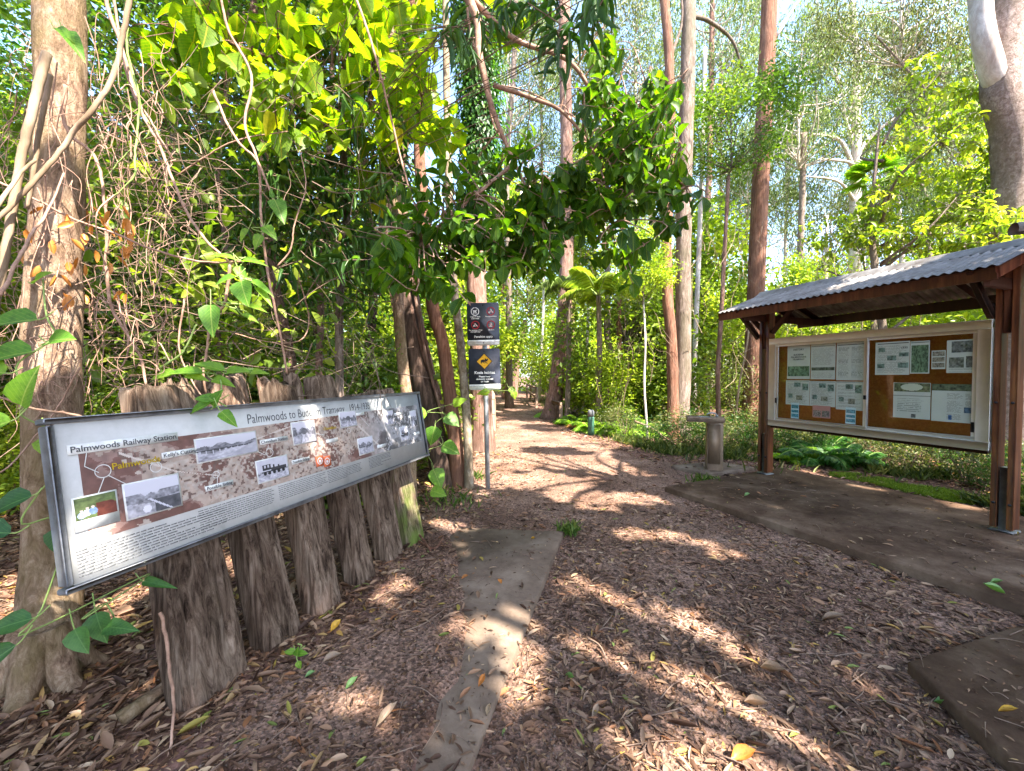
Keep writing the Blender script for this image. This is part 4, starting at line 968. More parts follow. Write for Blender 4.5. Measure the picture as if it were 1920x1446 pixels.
# ================================================================== TREES
def trunk_path(pts,n=5): return smoothpath([P(*p) for p in pts],n)
def tree(name,label,pts,r0,r1,bark,sides=14,bamp=.12,bs=6,flare=.5,group=None,cat='tree',top=None,extra=(),root_d=None,roots=0):
    """pts = (px,py,d) from the ground up; extra = further world points above"""
    w=[P(*p) for p in pts]; w[0][2]=-.12; w+= [np.array(e,float) for e in extra]
    path_=smoothpath(w,7); o=empty(name,(w[0][0],w[0][1],0),label,cat,group); org=np.array(o.location)
    L=np.concatenate([[0],np.cumsum(np.linalg.norm(np.diff(path_,axis=0),axis=1))]); t=L/L[-1]
    rad=r0+(r1-r0)*t; rad=rad*(1+flare*np.exp(-L/ (r0*2.2)))
    V,F_=tube(path_,rad,sides,True,bamp,bs,len(pts)+int(w[0][0]*7)%50)
    mk('trunk',V-org,F_,bark,o,smooth=True)
    return o,path_,rad,org
def addcrown(o,org,kind,seed,top,R,n,per,sig,L,W,mat,start=None,lr=.06,frac=.7,bark=None,limbname='limb'):
    r=np.random.default_rng(seed)
    C,part=crownset(kind,seed,R,n,per,sig,L,W,mat)
    c=mkleaves('crown',[part],mat,o,loc=tuple(np.asarray(top)-org))
    if bark is not None:
        st=np.array([0,0,-R[2]*.8]) if start is None else np.asarray(start)-np.asarray(top)
        m=limbs(C,st,r,lr,frac); 
        if m.V: 
            q=m.build(limbname,bark,o,True); q.location=tuple(np.asarray(top)-org)
    return c
CROWN={}
def sharedcrown(o,org,key,top,scale=1,rz=0):
    """crown + limb meshes shared between far trees"""
    specs={'gum1':('gum',101,(4.2,4.2,5.2),70,105,.55,.30,.24,M['leaf_gum']),'gum2':('gum',102,(3.4,3.4,6.0),64,105,.5,.28,.24,M['leaf_gum']),'gum3':('gum',103,(5,5,4.2),70,110,.6,.30,.26,M['leaf_olive']),
     'br1':('b',111,(2.6,2.6,2.6),60,105,.36,.19,.5,M['leaf_lime']),'br2':('b',112,(2.2,2.2,3.0),60,120,.34,.19,.55,M['leaf_bright']),'br3':('b',113,(2.8,2.8,2.2),60,110,.36,.18,.5,M['leaf_mid']),'br4':('b',114,(2.0,2.0,3.4),60,110,.34,.17,.5,M['leaf_olive'])}
    if key not in CROWN:
        k,seed,R,n,per,sig,L,W,mat=specs[key]
        r=np.random.default_rng(seed); C,part=crownset(k,seed,R,n,per,sig,L,W,mat)
        tmp=mkleaves('crown',[part],mat); m=limbs(C,(0,0,-R[2]*.95),r,.07 if k=='gum' else .035,.5,4); q=m.build('limb',M['bark_pale'] if k=='gum' else M['bark_grey'],None,True)
        CROWN[key]=(tmp.data,q.data); bpy.data.objects.remove(tmp); bpy.data.objects.remove(q)
    for nm,me in zip(('crown','limb'),CROWN[key]):
        q=bpy.data.objects.new(nm,me); COL.objects.link(q); q.parent=o; q.location=tuple(np.asarray(top)-org); q.scale=(scale,)*3; q.rotation_euler=(0,0,rz)

# ---- T1 big trunk at the left
o,pth,rad,org=tree('smooth_barked_tree','big tan smooth-barked tree standing at the left edge just behind the panel',[(85,1345,1.95),(95,1120,2.05),(100,900,2.1),(98,650,2.15),(105,400,2.2),(115,150,2.25),(120,-60,2.3)],.115,.085,M['bark_tan'],40,.16,9,.5,extra=[(-2.45,2.5,4.7),(-2.6,2.8,6.6),(-2.4,3.1,8.4)])
# buttress roots
m=LB(org)
for k,an in enumerate((-2.2,-1.2,-.2,.9,2.1,3.1)):
    d=np.array([math.cos(an),math.sin(an),0]); b0=np.array([org[0],org[1],0])
    p=smoothpath([b0+d*.05+Z*.30,b0+d*.12+Z*.10,b0+d*.20+Z*.0,b0+d*.30-Z*.06],5); m.tube(p,np.linspace(.07,.03,len(p)),9,True,.15,8,k)
m.build('root_flare',M['bark_tan'],o,True)
addcrown(o,org,'b',201,(-2.4,3.1,8.6),(2.6,2.6,2.2),70,150,.4,.15,.5,M['leaf_mid'],None,.05,.6,M['bark_tan'])

# ---- strangled dark cluster left of the pole sign
o,pth,rad,org=tree('vine_strangled_tree','dark rough trunk wrapped in climbing stems directly left of the sign pole',[(838,905,5.7),(812,800,5.7),(785,690,5.75),(768,600,5.8),(752,500,5.9),(742,380,6.0),(735,230,6.1),(720,60,6.2),(700,-120,6.3)],.15,.10,M['bark_dark'],16,.25,9,.6)
m=LB(org); r=np.random.default_rng(5)
for k in range(9):
    off=r.normal(0,.10,(len(pth),2)).cumsum(0)*.12; a=r.uniform(0,6.28)
    q=pth.copy(); ph=a+np.linspace(0,r.uniform(-3,3),len(q)); q[:,0]+=np.cos(ph)*rad*1.1+off[:,0]*.5; q[:,1]+=np.sin(ph)*rad*1.1
    e=np.exp(-np.arange(len(q))/6.)*.35*r.uniform(.3,1); q[:,0]+=e*math.cos(a); q[:,1]+=e*math.sin(a)
    m.tube(q,r.uniform(.012,.035),6)
m.build('clinging_stem',M['bark_red'],o,True)
LIM=o,org
o,pth,rad,org=tree('red_stemmed_tree','reddish peeling stem with a kink, between the dark trunk and the mottled sapling',[(862,880,5.6),(850,800,5.6),(838,700,5.6),(830,640,5.6),(812,580,5.6),(806,500,5.7),(790,350,5.9),(780,120,6.1),(770,-100,6.2)],.10,.07,M['bark_iron'],14,.2,8,.4)
o,pth,rad,org=tree('mottled_sapling','thin straight mottled sapling just left of the koala sign',[(880,912,5.5),(876,800,5.5),(864,650,5.55),(850,520,5.6),(840,300,5.7),(835,0,5.9),(830,-140,6)],.062,.045,M['bark_mottle'],12,.12,9,.5)
o,pth,rad,org=tree('slim_tan_tree','slim tan trunk rising just behind the right end of the tramway panel',[(770,905,4.9),(768,800,4.9),(757,700,4.95),(748,600,5.0),(746,500,5.1),(742,300,5.2),(730,0,5.4),(720,-150,5.5)],.075,.05,M['bark_tan'],12,.14,7,.3)
# T3
o,pth,rad,org=tree('pinkish_barked_tree','straight pinkish trunk directly behind the pole of the park sign',[(905,848,8.2),(903,760,8.2),(900,650,8.3),(893,520,8.4),(896,400,8.5),(898,250,8.6),(897,100,8.7),(895,-60,8.9)],.21,.17,M['bark_red'],18,.10,7,.5,extra=[(-.7,9.2,13),(-.7,9.4,16)])
# ivy on its upper part
r=np.random.default_rng(8); n=9000; hi=r.uniform(4.6,10.5,n); a=r.uniform(0,6.28,n)
pcx=np.interp(hi,pth[:,2],pth[:,0]);pcy=np.interp(hi,pth[:,2],pth[:,1]); rr=.2+np.abs(r.normal(0,.12,n))*(1+.8*vn(hi*1.5,a,0,3))
pos=np.stack([pcx+np.cos(a)*rr,pcy+np.sin(a)*rr,hi],1); ax=np.stack([np.cos(a)*.5,np.sin(a)*.5,-np.ones(n)*.8],1)+r.normal(0,.3,(n,3)); nr=np.stack([np.cos(a),np.sin(a),.5+0*a],1)
mkleaves('climbing_ivy',[leaves(TD,pos-org,ax,nr,.09+.05*r.random(n),.06)],M['leaf_dark'],o)
# T4 leaning big red trunk right of path
o,pth,rad,org=tree('leaning_red_tree','big red-brown trunk leaning right beside the path, behind the low rail',[(1030,788,14.6),(1041,740,14.7),(1048,680,14.8),(1056,600,15),(1061,530,15.2),(1064,420,15.4),(1062,250,15.7),(1058,60,16)],.27,.21,M['bark_red'],20,.12,6,.45,extra=[(2.1,16.3,17),(2.1,16.5,21)])
sharedcrown(o,org,'gum2',(2.1,16.5,22),.6,1.)
# T5 pair
o,pth,rad,org=tree('tall_gum_tree','thicker right trunk of the fluted pair left of the drinking fountain',[(1275,822,10.2),(1277,760,10.2),(1281,650,10.25),(1281,500,10.3),(1283,350,10.4),(1288,200,10.5),(1291,60,10.6),(1293,-60,10.8)],.20,.155,M['bark_grey'],18,.12,7,.6,extra=[(5.0,11,14),(5.1,11,17)])
m=LB(org); 
for q,rr in(([(1258,118,10.55),(1262,95,10.55),(1279,40,10.6),(1275,-30,10.6)],.05),([(1296,30,10.6),(1330,40,10.9),(1372,75,11.3),(1392,130,11.6)],.06),([(1285,-10,10.6),(1266,-80,10.3)],.04)):
    p=smoothpath([P(*x) for x in q],5); m.tube(p,np.linspace(rr,rr*.5,len(p)),8)
m.build('limb',M['bark_grey'],o,True); sharedcrown(o,org,'gum2',(5.1,11,18.5),.42,2.)
o,pth,rad,org=tree('tall_gum_tree','slimmer reddish left trunk of the fluted pair left of the drinking fountain',[(1262,820,10.1),(1262,740,10.1),(1259,640,10.15),(1252,560,10.2),(1250,450,10.3),(1256,300,10.4),(1255,120,10.5),(1246,0,10.6),(1240,-90,10.7)],.14,.10,M['bark_iron'],16,.14,7,.8,extra=[(4,11,14),(3.8,11.2,16.5)])
pass
# T6
o,pth,rad,org=tree('red_ironbark_tree','straight rusty red trunk rising behind the left end of the shelter roof',[(1412,800,13),(1412,700,13),(1415,600,13),(1421,450,13.1),(1428,300,13.2),(1436,150,13.3),(1443,0,13.4),(1448,-80,13.5)],.27,.215,M['bark_iron'],18,.06,6,.6,extra=[(8.9,13.8,17),(9.0,14,20)])
m=LB(org)
for q,rr in(([(1443,300,13.2),(1462,270,13.2),(1475,235,13.1)],.06),([(1455,70,13.3),(1485,20,13.2),(1510,-20,13.1)],.05)):
    p=smoothpath([P(*x) for x in q],5); m.tube(p,np.linspace(rr,rr*.4,len(p)),8)
m.build('limb',M['bark_pale'],o,True); sharedcrown(o,org,'gum2',(9,14,21),.45,.5)
# T7 big forked pale trunk at right
o,pth,rad,org=tree('forked_gum_tree','huge pale-barked forked tree at the right edge above the shelter roof',[(1905,800,7.4),(1905,600,7.4),(1903,450,7.45),(1905,340,7.5),(1898,250,7.5),(1880,170,7.5),(1885,80,7.5),(1905,-20,7.5),(1925,-120,7.5)],.34,.22,M['bark_fork'],28,.10,5,.4,extra=[(10.4,7.6,11.5),(10.8,7.8,14)])
m=LB(org); p=smoothpath([P(1878,170,7.5),P(1862,135,7.45),P(1845,70,7.4),P(1838,0,7.4),P(1836,-90,7.3),np.array([8.7,7.2,11.5])],6); m.tube(p,np.linspace(.19,.13,len(p)),14,True,.06,5,3); m.build('limb',M['bark_pale'],o,True)
addcrown(o,org,'gum',207,(12.2,7.6,15.5),(3,2.6,2.6),45,140,.5,.26,.25,M['leaf_gum'],None,.09,.7,M['bark_pale'])

# thin stems: (label, pts, r, bark, crownkey, crown top px/py/d, scale)
TH_=[('pale slim trunk standing right of the fluted pair, behind the fountain',[(1300,770,13),(1303,650,13),(1307,560,13),(1312,430,13.2),(1318,250,13.4),(1322,90,13.6)],.085,'bark_pale',None),
('slim reddish trunk with vines just left of the shelter eave',[(1348,800,11.5),(1346,700,11.5),(1352,600,11.5),(1358,480,11.6),(1366,330,11.7)],.07,'bark_red',('br3',(1372,235,11.7),.62)),
('dark ivy-hung trunk midway between the leaning red tree and the fluted pair',[(1152,800,13.5),(1150,700,13.5),(1138,620,13.6),(1140,560,13.8),(1138,470,14)],.13,'bark_grey',('br2',(1130,330,15),.5)),
('peeling brown trunk touching the right side of the dark ivy-hung one',[(1158,805,13.2),(1163,700,13.2),(1160,600,13.3),(1165,520,13.4),(1168,400,13.6)],.10,'bark_iron',('br2',(1176,300,14.6),.42)),
('thin pale stem rising from the ferns right of the leaning red tree',[(1094,775,16),(1098,700,16),(1102,620,16),(1104,560,16)],.075,'bark_pale',('br2',(1106,470,16.5),.6)),
('very thin straight stem left of the pale stem in the ferns',[(1066,770,16.5),(1069,690,16.5),(1072,600,16.5)],.05,'cane',('br2',(1074,520,17),.5)),
('thin white stem beyond the far timber rail',[(1011,745,24),(1014,680,24),(1018,600,24),(1020,520,24)],.10,'bark_pale',('br1',(1022,440,24),1.)),
('red-brown trunk far behind the sign, left of the path end',[(947,738,27),(946,700,27),(944,620,27),(942,520,27)],.2,'bark_iron',('br2',(940,430,27),1.2)),
('slanting pinkish stump-like trunk left beyond the path end',[(962,722,30),(968,690,30),(978,650,30),(984,600,30)],.28,'bark_red',('br1',(990,520,30),1.2)),
('tiny white sapling stem in the low scrub left of the fountain',[(1215,835,9.2),(1212,790,9.2),(1208,720,9.2),(1210,640,9.3),(1206,560,9.5)],.028,'bark_pale',('br2',(1206,500,9.6),.32)),
('thin forked brown trunk rising behind the middle of the panel',[(560,790,4.6),(548,700,4.7),(530,600,4.8),(512,520,4.9),(500,400,5),(492,250,5.2),(480,80,5.5),(470,-80,5.7)],.065,'bark_red',None),
('slim brown sapling behind the rounded sleeper',[(600,800,4.5),(598,700,4.6),(602,600,4.7),(597,480,4.8),(612,400,5),(618,260,5.2),(625,60,5.4),(630,-90,5.6)],.042,'bark_red',None),
('reddish upright trunk seen above the right end of the panel',[(770,840,8.5),(762,560,8.5),(752,450,8.6),(748,330,8.7),(760,220,8.8),(750,60,9),(745,-60,9.2)],.15,'bark_iron',None),
('pale slender gum trunk above the leafy branch, centre of the photo',[(955,790,19),(953,500,19),(950,300,19),(962,150,19.5),(968,-20,20)],.16,'bark_grey',None),
('second slender gum trunk near the centre top of the photo',[(1072,790,22),(1072,450,22),(1068,300,22),(1060,120,22.5),(1066,-20,23)],.17,'bark_red',None),
('leaning thin stick-like stem between shelter post and fountain scrub',[(1378,790,10.5),(1385,730,10.5),(1400,650,10.5),(1406,600,10.6)],.03,'cane',None),
('dark trunk in the shaded thicket left of the slim tan tree',[(690,830,7),(688,700,7),(700,560,7.2),(690,400,7.4),(670,200,7.6),(660,-40,8)],.09,'bark_dark',('br3',(665,-150,8),.8)),
('thin grey trunk deep in the left thicket, above the first sleeper',[(330,820,7),(318,700,7),(325,560,7),(310,400,7.2),(330,200,7.4),(320,-40,7.8)],.07,'bark_grey',('br1',(320,-150,8),.8)),
('crooked brown trunk above the narrow broken sleeper',[(412,800,6),(420,700,6),(405,600,6),(425,480,6.1),(410,320,6.3),(430,120,6.5),(425,-60,6.8)],.05,'bark_red',('br1',(430,-150,7),.6)),
('grey trunk far back between panel and tan tree',[(232,860,8.5),(238,700,8.5),(228,520,8.6),(240,300,8.8),(236,60,9)],.1,'bark_grey',None),
('crooked dark-limbed tree curving up right of the white gum',[(1745,560,18),(1742,450,18),(1735,370,18),(1722,330,18),(1735,260,18),(1738,180,18),(1700,130,18.3),(1640,65,18.6)],.2,'bark_grey',('gum3',(1690,10,19),.7)),
('far slim trunk left of the rusty red one',[(1325,780,24),(1324,500,24),(1330,300,24),(1334,100,24.5),(1336,-20,25)],.2,'bark_red',('gum2',(1336,60,25),.9)),
('distant trunk right of the rusty red one',[(1500,780,26),(1498,560,26),(1503,400,26),(1508,250,26)],.22,'bark_grey',('gum1',(1500,170,26),1.)),
]
for i,(lab,pts,r_,bk,cr) in enumerate(TH_):
    o,pth,rad,org=tree('slender_tree',lab,pts,r_*(.75 if 'crooked dark' in lab else 1),.035 if 'crooked dark' in lab else r_*.7,M[bk],10,.14,7,.5)
    if cr: sharedcrown(o,org,cr[0],P(*cr[1]),cr[2],i*1.3)
# T8 white gum with spreading arms
o,pth,rad,org=tree('white_gum_tree','far ghostly white gum with spreading arms against the blue sky',[(1604,740,30),(1603,500,30),(1604,380,30),(1606,280,30),(1604,180,30),(1608,120,30),(1600,60,30)],.52,.2,M['bark_pale'],14,.04,5,.3,extra=[P(1598,0,30)])
m=LB(org)
for q,rr in(([(1604,330,30),(1580,270,29.5),(1548,255,29),(1490,250,28.5)],.17),([(1604,350,30),(1600,310,29),(1560,300,29),(1530,300,28.5)],.16),([(1606,290,30),(1640,250,30),(1700,205,30)],.2),([(1602,280,30),(1585,220,30),(1575,160,30),(1560,120,30)],.14),([(1605,200,30),(1630,150,30),(1625,80,30)],.12),([(1605,380,30),(1570,340,29),(1500,330,29)],.13),([(1575,160,30),(1530,100,29.5),(1510,60,29)],.09),([(1700,205,30),(1702,140,30),(1690,90,30)],.11),([(1606,240,30),(1560,190,30),(1500,170,30)],.08),([(1640,250,30),(1700,260,30.5),(1740,230,30.5)],.08)):
    p=smoothpath([P(*x) for x in q],6); m.tube(p,np.linspace(rr,rr*.3,len(p)),7,True,.05,5)
m.build('limb',M['bark_pale'],o,True)
for i,(px,py,s) in enumerate(((1600,120,.75),(1500,230,.42),(1700,190,.45),(1540,60,.5))): sharedcrown(o,org,('gum2','gum1','gum3','gum2')[i],P(px,py,30),s,i*2.)

# background gums and broadleaf trees filling the wood, in rows of depth
r=np.random.default_rng(17)
BG=[]
def bgtree(x,y,h,key,s,bark,label,group,rt=.16):
    o=empty('forest_tree',(x,y,0),label,'tree',group); org=np.array([x,y,0.])
    le=r.normal(0,.35,2); p=smoothpath([org-Z*.1,org+np.array([le[0]*.3,le[1]*.2,h*.35]),org+np.array([le[0]*.8,le[1]*.6,h*.7]),org+np.array([le[0],le[1],h])],5)
    V,F_=tube(p,np.linspace(rt,rt*.5,len(p)),9,True,.1,5,int(x*3)%40); mk('trunk',V-org,F_,M[bark],o,smooth=True)
    sharedcrown(o,org,key,p[-1]+Z*0,s,r.uniform(0,6.28))
# airy gums showing against the sky on the right and centre
gumlab='tall airy gum tree against the sky in the far wood'
for i,(px,d,h,key,s) in enumerate([(1390,34,17,'gum1',1),(1470,38,21,'gum2',1.1),(1550,42,15,'gum3',1.1),(1660,36,19,'gum1',1.),(1730,30,12,'gum2',.8),(1790,34,20,'gum1',1.2),(1850,28,15,'gum3',1),(1420,45,25,'gum2',1.2),(1330,40,22,'gum1',1.1),(1240,36,20,'gum2',1.),(1180,40,23,'gum3',1.2),(1120,34,18,'gum1',1.),(1050,42,24,'gum2',1.2),(1000,36,20,'gum1',1.),(1880,20,14,'gum1',.9),(1780,16,10,'gum2',.55),(1620,48,26,'gum3',1.2),(960,33,27,'gum1',1.1),(1020,38,33,'gum2',1.2),(1110,36,30,'gum3',1.1),(1190,34,29,'gum1',1.1),(1350,38,31,'gum2',1.2),(1600,34,27,'gum2',.9),(1780,30,25,'gum2',1.1),(1840,26,22,'gum3',.9)]):
    q=P(px,700,d); bgtree(q[0],d,h,key,s,'bark_pale' if i%3 else 'bark_grey',gumlab,'airy gums in the far wood',.2)
for i in range(20):
    px=[975,1085,1100,1150,1190,1230,1300,1350,1385,1450,1480,1540,1590,1640,1690,1760,1820,1200,1330,1240][i]; d=r.uniform(18,29) if i<17 else r.uniform(13.5,16); h=r.uniform(2.4,3.8)+ (1.2 if px>1250 else 0)
    q=P(px,700,d); 
    if pleft(d)-.8<q[0]<pright(d)+.8: q[0]=pright(d)+1.2
    bgtree(q[0],d,h,('br2','br2','br1','br2','br4')[i%5],r.uniform(.75,1.05),'bark_grey','leafy understorey tree in the sunny thicket right of the path','understorey trees right of the path',.07)
for i in range(26):
    px=[-120,-60,0,60,120,180,240,300,360,420,480,540,600,660,720,780,830,870,905,520,350,200,90,640,440,760][i]; d=r.uniform(8,22); h=r.uniform(2.6,6.5)
    if px>640: d=max(d,17+r.uniform(0,6)); h=min(h,4.2)
    q=P(px,700,d)
    bgtree(q[0],d,h,('br1','br2','br4','br4','br1','br2')[i%6],r.uniform(.8,1.2),'bark_grey' if i%2 else 'bark_dark','leafy understorey tree in the thicket left of the path','understorey trees left of the path',.07)

for i,(x,y) in enumerate([(-7.5,2.2),(-9,5),(-11,1),(-12,7),(-14,3.5),(-10,9.5),(-16,9),(-17,0),(-8.5,-1.5),(-20,5)]):
    bgtree(x,y,2.4+(i%3)*.9,('br4','br1','br3')[i%3],1.05,'bark_grey','leafy understorey tree in the thicket left of the path','understorey trees left of the path',.07)
for i,(x,y) in enumerate([(13,3),(15,6),(12.5,9.5),(17,1),(18,9),(15,12),(14,-1)]):
    bgtree(x,y,2.2+(i%3)*.7,('br4','br1','br2')[i%3],1.,'bark_grey','leafy understorey tree in the sunny thicket right of the path','understorey trees right of the path',.07)
# shrubs
SH={}
def shrubmesh(key,seed,R,n,per,sig,L,W,mat):
    rr=np.random.default_rng(seed); C,Pz=clumpy(n,per,R,sig,rr,.35); Pz[:,2]+=R[2]*.95; C[:,2]+=R[2]*.95; Pz[:,2]=np.maximum(Pz[:,2],.03)
    N=len(Pz); cl=np.repeat(rr.random(n),per); ax=np.stack([rr.normal(0,1,N),rr.normal(0,1,N),rr.normal(-.1,.5,N)],1); nr=rr.normal(size=(N,3))*.5+Z
    Ls=L*(.6+.8*rr.random(N)); part=leaves(TD,Pz,ax,nr,Ls,Ls*W,np.clip(.3*rr.random(N)+.5*cl+.2*rr.random(N)**2,0,1))
    f=mkleaves('foliage',[part],mat); m=MB()
    for c in C[:max(8,n//2)]:
        p=smoothpath([np.array([rr.normal(0,.06),rr.normal(0,.06),-.05]),c*np.array([.5,.5,.55])+rr.normal(0,.05,3),c],3); m.tube(p,np.linspace(.014,.004,len(p)),4,False)
    s=m.build('stem',M['twig']); SH[key]=(f.data,s.data); bpy.data.objects.remove(f); bpy.data.objects.remove(s)
shrubmesh('a',301,(.9,.9,1.0),34,90,.2,.13,.5,M['leaf_lime']); shrubmesh('b',302,(.8,.8,1.3),34,90,.2,.12,.5,M['leaf_bright'])
shrubmesh('c',303,(1.0,1.0,.8),30,90,.18,.12,.45,M['leaf_dark']); shrubmesh('d',304,(.7,.7,1.5),36,80,.2,.11,.3,M['leaf_olive'])
shrubmesh('e',305,(.6,.6,.5),16,60,.14,.08,.4,M['leaf_olive']); shrubmesh('f',306,(.55,.55,.45),16,60,.14,.09,.22,M['leaf_dark'])
def shrub(x,y,key,s,label,group,rz=None):
    z=float(gz(x,y)); o=empty('shrub',(x,y,z-.02),label,'shrub',group); o.rotation_euler=(0,0,r.uniform(0,6.28)); o.scale=(s,)*3
    for nm,me in zip(('foliage','stem'),SH[key]):
        q=bpy.data.objects.new(nm,me); COL.objects.link(q); q.parent=o
def clear(x,y):
    return (x>pleft(y)-.75 and x<pright(y)+.55 and y<33)
LS='leafy shrub in the thicket left of the path';LG='shrubs left of the path'
RS='leafy shrub in the thicket right of the path';RG='shrubs right of the path'
cnt=0
for i in range(400):
    px=r.uniform(-60,905); d=4.4+ (r.random()**1.5)*24; x=(px-960)/747*d
    if clear(x,d) or x> -1.4+.31*(d-1.78)-1.1 and d<6.6: continue
    shrub(x,d,'abcdbaa'[i%7],r.uniform(.6,1.15)*(1 if d>6 else .6),LS,LG); cnt+=1
    if cnt>=74: break
cnt=0
for i in range(500):
    px=r.uniform(985,1960); d=9+ (r.random()**1.2)*22; x=(px-960)/747*d
    if clear(x,d): continue
    if d<(13.5 if px<1120 else 11.8) and px<1480: continue
    if px<1120 and d<17: continue
    shrub(x,d,'adbdabd'[i%7],r.uniform(.6,1.1),RS,RG); cnt+=1
    if cnt>=84: break
# low scrub along the clearing's right edge and behind the shelter
RE='low scrubby bush along the clearing edge behind the fountain and the shelter';RH='low bushes behind fountain and shelter'
for i in range(36):
    t=i/35; px=1140+t*800+r.uniform(-20,20); y0=np.interp(px,[1140,1290,1450,1560,1700,1860,1960],[9.6,8.2,7.6,7.0,6.2,5.4,4.8])+abs(r.normal(0,.7))
    x=(px-960)/747*y0; shrub(x,y0,'ef'[i%2],r.uniform(.5,.85),RE,RH)

# ---- far wood as one mass
n=135000; a=r.uniform(-1.05,1.05,n); rad_=r.uniform(33,48,n); x=np.tan(a)*0+rad_*np.sin(a)*1.25; y=rad_*np.cos(a)
hmax=np.where(x<2,14,10.0)+ (fbm(x*.25,y*.25,0,50,3)-.5)*9+np.where(x<-6,4,0)
z=r.random(n)**.9*hmax; cl=fbm(x*.6,y*.6,z*.6,51,3); kp=cl>.37; pos=np.stack([x,y,z],1)[kp]; cl=cl[kp]; N=len(pos)
ax=np.stack([r.normal(0,1,N),r.normal(0,1,N),r.normal(-.5,.5,N)],1); nr=r.normal(size=(N,3))+Z
fw_=mkleaves('far_forest',[leaves(TD,pos,ax,nr,.38*(.6+.8*r.random(N)),.18,np.clip((cl-.4)*2.4+.35*r.random(N),0,1))],M['leaf_bright']); tag(fw_,'far wood closing the view behind the trees as one leafy mass','forest',kind='stuff')
m=MB()
for i in range(70):
    a=r.uniform(-1,1); d=r.uniform(31,44); p=np.array([d*math.sin(a)*1.2,d*math.cos(a),0]); q=p+np.array([r.normal(0,.5),r.normal(0,.5),r.uniform(9,17)]); m.tube(smoothpath([p,(p+q)/2+r.normal(0,.15,3),q],4),np.linspace(r.uniform(.12,.3),.08,9),7)
tag(m.build('far_forest_trunks',M['bark_pale'],None,True),'pale trunks of the far wood between the leaves','forest',kind='stuff')

# ================================================================== near leafy masses
def sprigs(blobs,n_per,leafL,W,tmpl,r,k=7,droop=.7,twl=.25,lvf=None):
    parts=[];P_=[];A=[];Nn=[];Ls=[];tw=[];lv=[]
    for (px,py,rx,ry,d,dens) in blobs:
        for j in range(int(n_per*dens)):
            a=r.uniform(0,6.28); q=math.sqrt(r.random()); X=px+math.cos(a)*q*rx; Y=py+math.sin(a)*q*ry
            c=P(X,Y,d+r.normal(0,.28)); td=unit(np.array([r.normal(0,1),r.normal(0,1),r.normal(-.1,.6)])); tl=twl*r.uniform(.6,1.4)
            s=c-td*tl; tw.append((s,c,td)); g=r.random()
            for i in range(k):
                t=i/(k-1); p=s+td*tl*(.25+.75*t); ang=i*2.4+r.uniform(-.4,.4); e=unit(np.cross(td,[.3,.2,.9])); f=np.cross(td,e)
                out=(e*math.cos(ang)+f*math.sin(ang)); ax=unit(out*.9+td*(.35+.5*t)+np.array([0,0,-droop*r.uniform(.4,1.3)]))
                P_.append(p);A.append(ax);Nn.append(unit(np.array([0,0,1.])+out*-.2+r.normal(0,.25,3)));Ls.append(leafL*r.uniform(.6,1.2)*(1-.25*(t>.95)));lv.append(np.clip(.5*g+.5*r.random(),0,1))
    part=leaves(tmpl,np.array(P_),np.array(A),np.array(Nn),np.array(Ls),np.array(Ls)*W,np.array(lv))
    return part,tw
r=np.random.default_rng(23)
# overhanging glossy branch, centre: a tree whose trunk stands left outside the frame
HB=np.array([-3.9,1.7,0.]); o=empty('glossy_leaved_tree',HB,'tree whose dark glossy leafy boughs hang into the top centre of the photo','tree')
pth=smoothpath([HB-Z*.1,HB+np.array([.1,.1,2]),HB+np.array([.2,.4,4]),HB+np.array([.6,.8,5.6]),HB+np.array([1.3,1.1,6.8])],6)
V,F_=tube(pth,np.linspace(.16,.08,len(pth)),14,True,.1,5,2); mk('trunk',V-HB,F_,M['bark_mottle'],o,smooth=True)
limbsP=[[HB+np.array([.6,.8,5.6]),np.array([-1.6,2.9,5.6]),P(860,-30,3.1),P(900,110,3.1),P(925,210,3.1),P(965,305,3.1),P(1010,400,3.1)],
 [P(860,-30,3.1),P(960,70,3.2),P(1060,110,3.2),P(1110,170,3.2),P(1170,260,3.2),P(1250,320,3.1),P(1285,350,3.1)],
 [P(925,160,3.1),P(1000,185,3.1),P(1060,215,3.1),P(1120,300,3.1),P(1150,420,3.1)],[P(965,305,3.1),P(900,360,3.0),P(850,400,3.0),P(790,450,2.9)],[P(1110,170,3.2),P(1190,200,3.4),P(1235,180,3.5)]]
m=LB(HB)
for k,q in enumerate(limbsP):
    p=smoothpath(q,6); m.tube(p,np.linspace((.05,.022,.018,.016,.012)[k],.006,len(p)),8)
blobs=[(820,430,95,80,2.9,1.4),(800,500,70,45,2.8,.8),(915,440,70,60,3.0,.9),(985,420,70,60,3.05,1.0),(1070,370,80,85,3.1,1.5),(1150,320,75,90,3.1,1.6),(1200,250,55,75,3.2,1.0),(1130,140,38,70,3.2,.55),(1150,210,50,40,3.2,.5),(1235,220,34,90,3.4,.9),(1250,330,42,45,3.1,.6),(1160,465,45,40,3.05,.45),(1250,400,28,40,3.1,.3),(1000,475,60,28,3.0,.45),(880,330,60,40,3.1,.3),(740,490,40,45,2.8,.4),(960,310,50,50,3.1,.35)]
part,tw=sprigs(blobs,27,.125,.5,TOBO,r,8,.85,.2)
mkleaves('foliage',[(part[0]-HB,)+part[1:]],M['leaf_gloss'],o,smooth=True)
allp=np.concatenate([smoothpath(q,6) for q in limbsP])
for s,c,td in tw:
    i=np.argmin(((allp-s)**2).sum(1)+4*(np.linalg.norm(allp-s,axis=1)<.12)); p0=allp[i]; p=smoothpath([p0,(p0+s)/2+np.array([0,0,.04]),s,c],3); m.tube(p,np.linspace(.006,.002,len(p)),4,False)
m.build('limb',M['vine'],o,True)
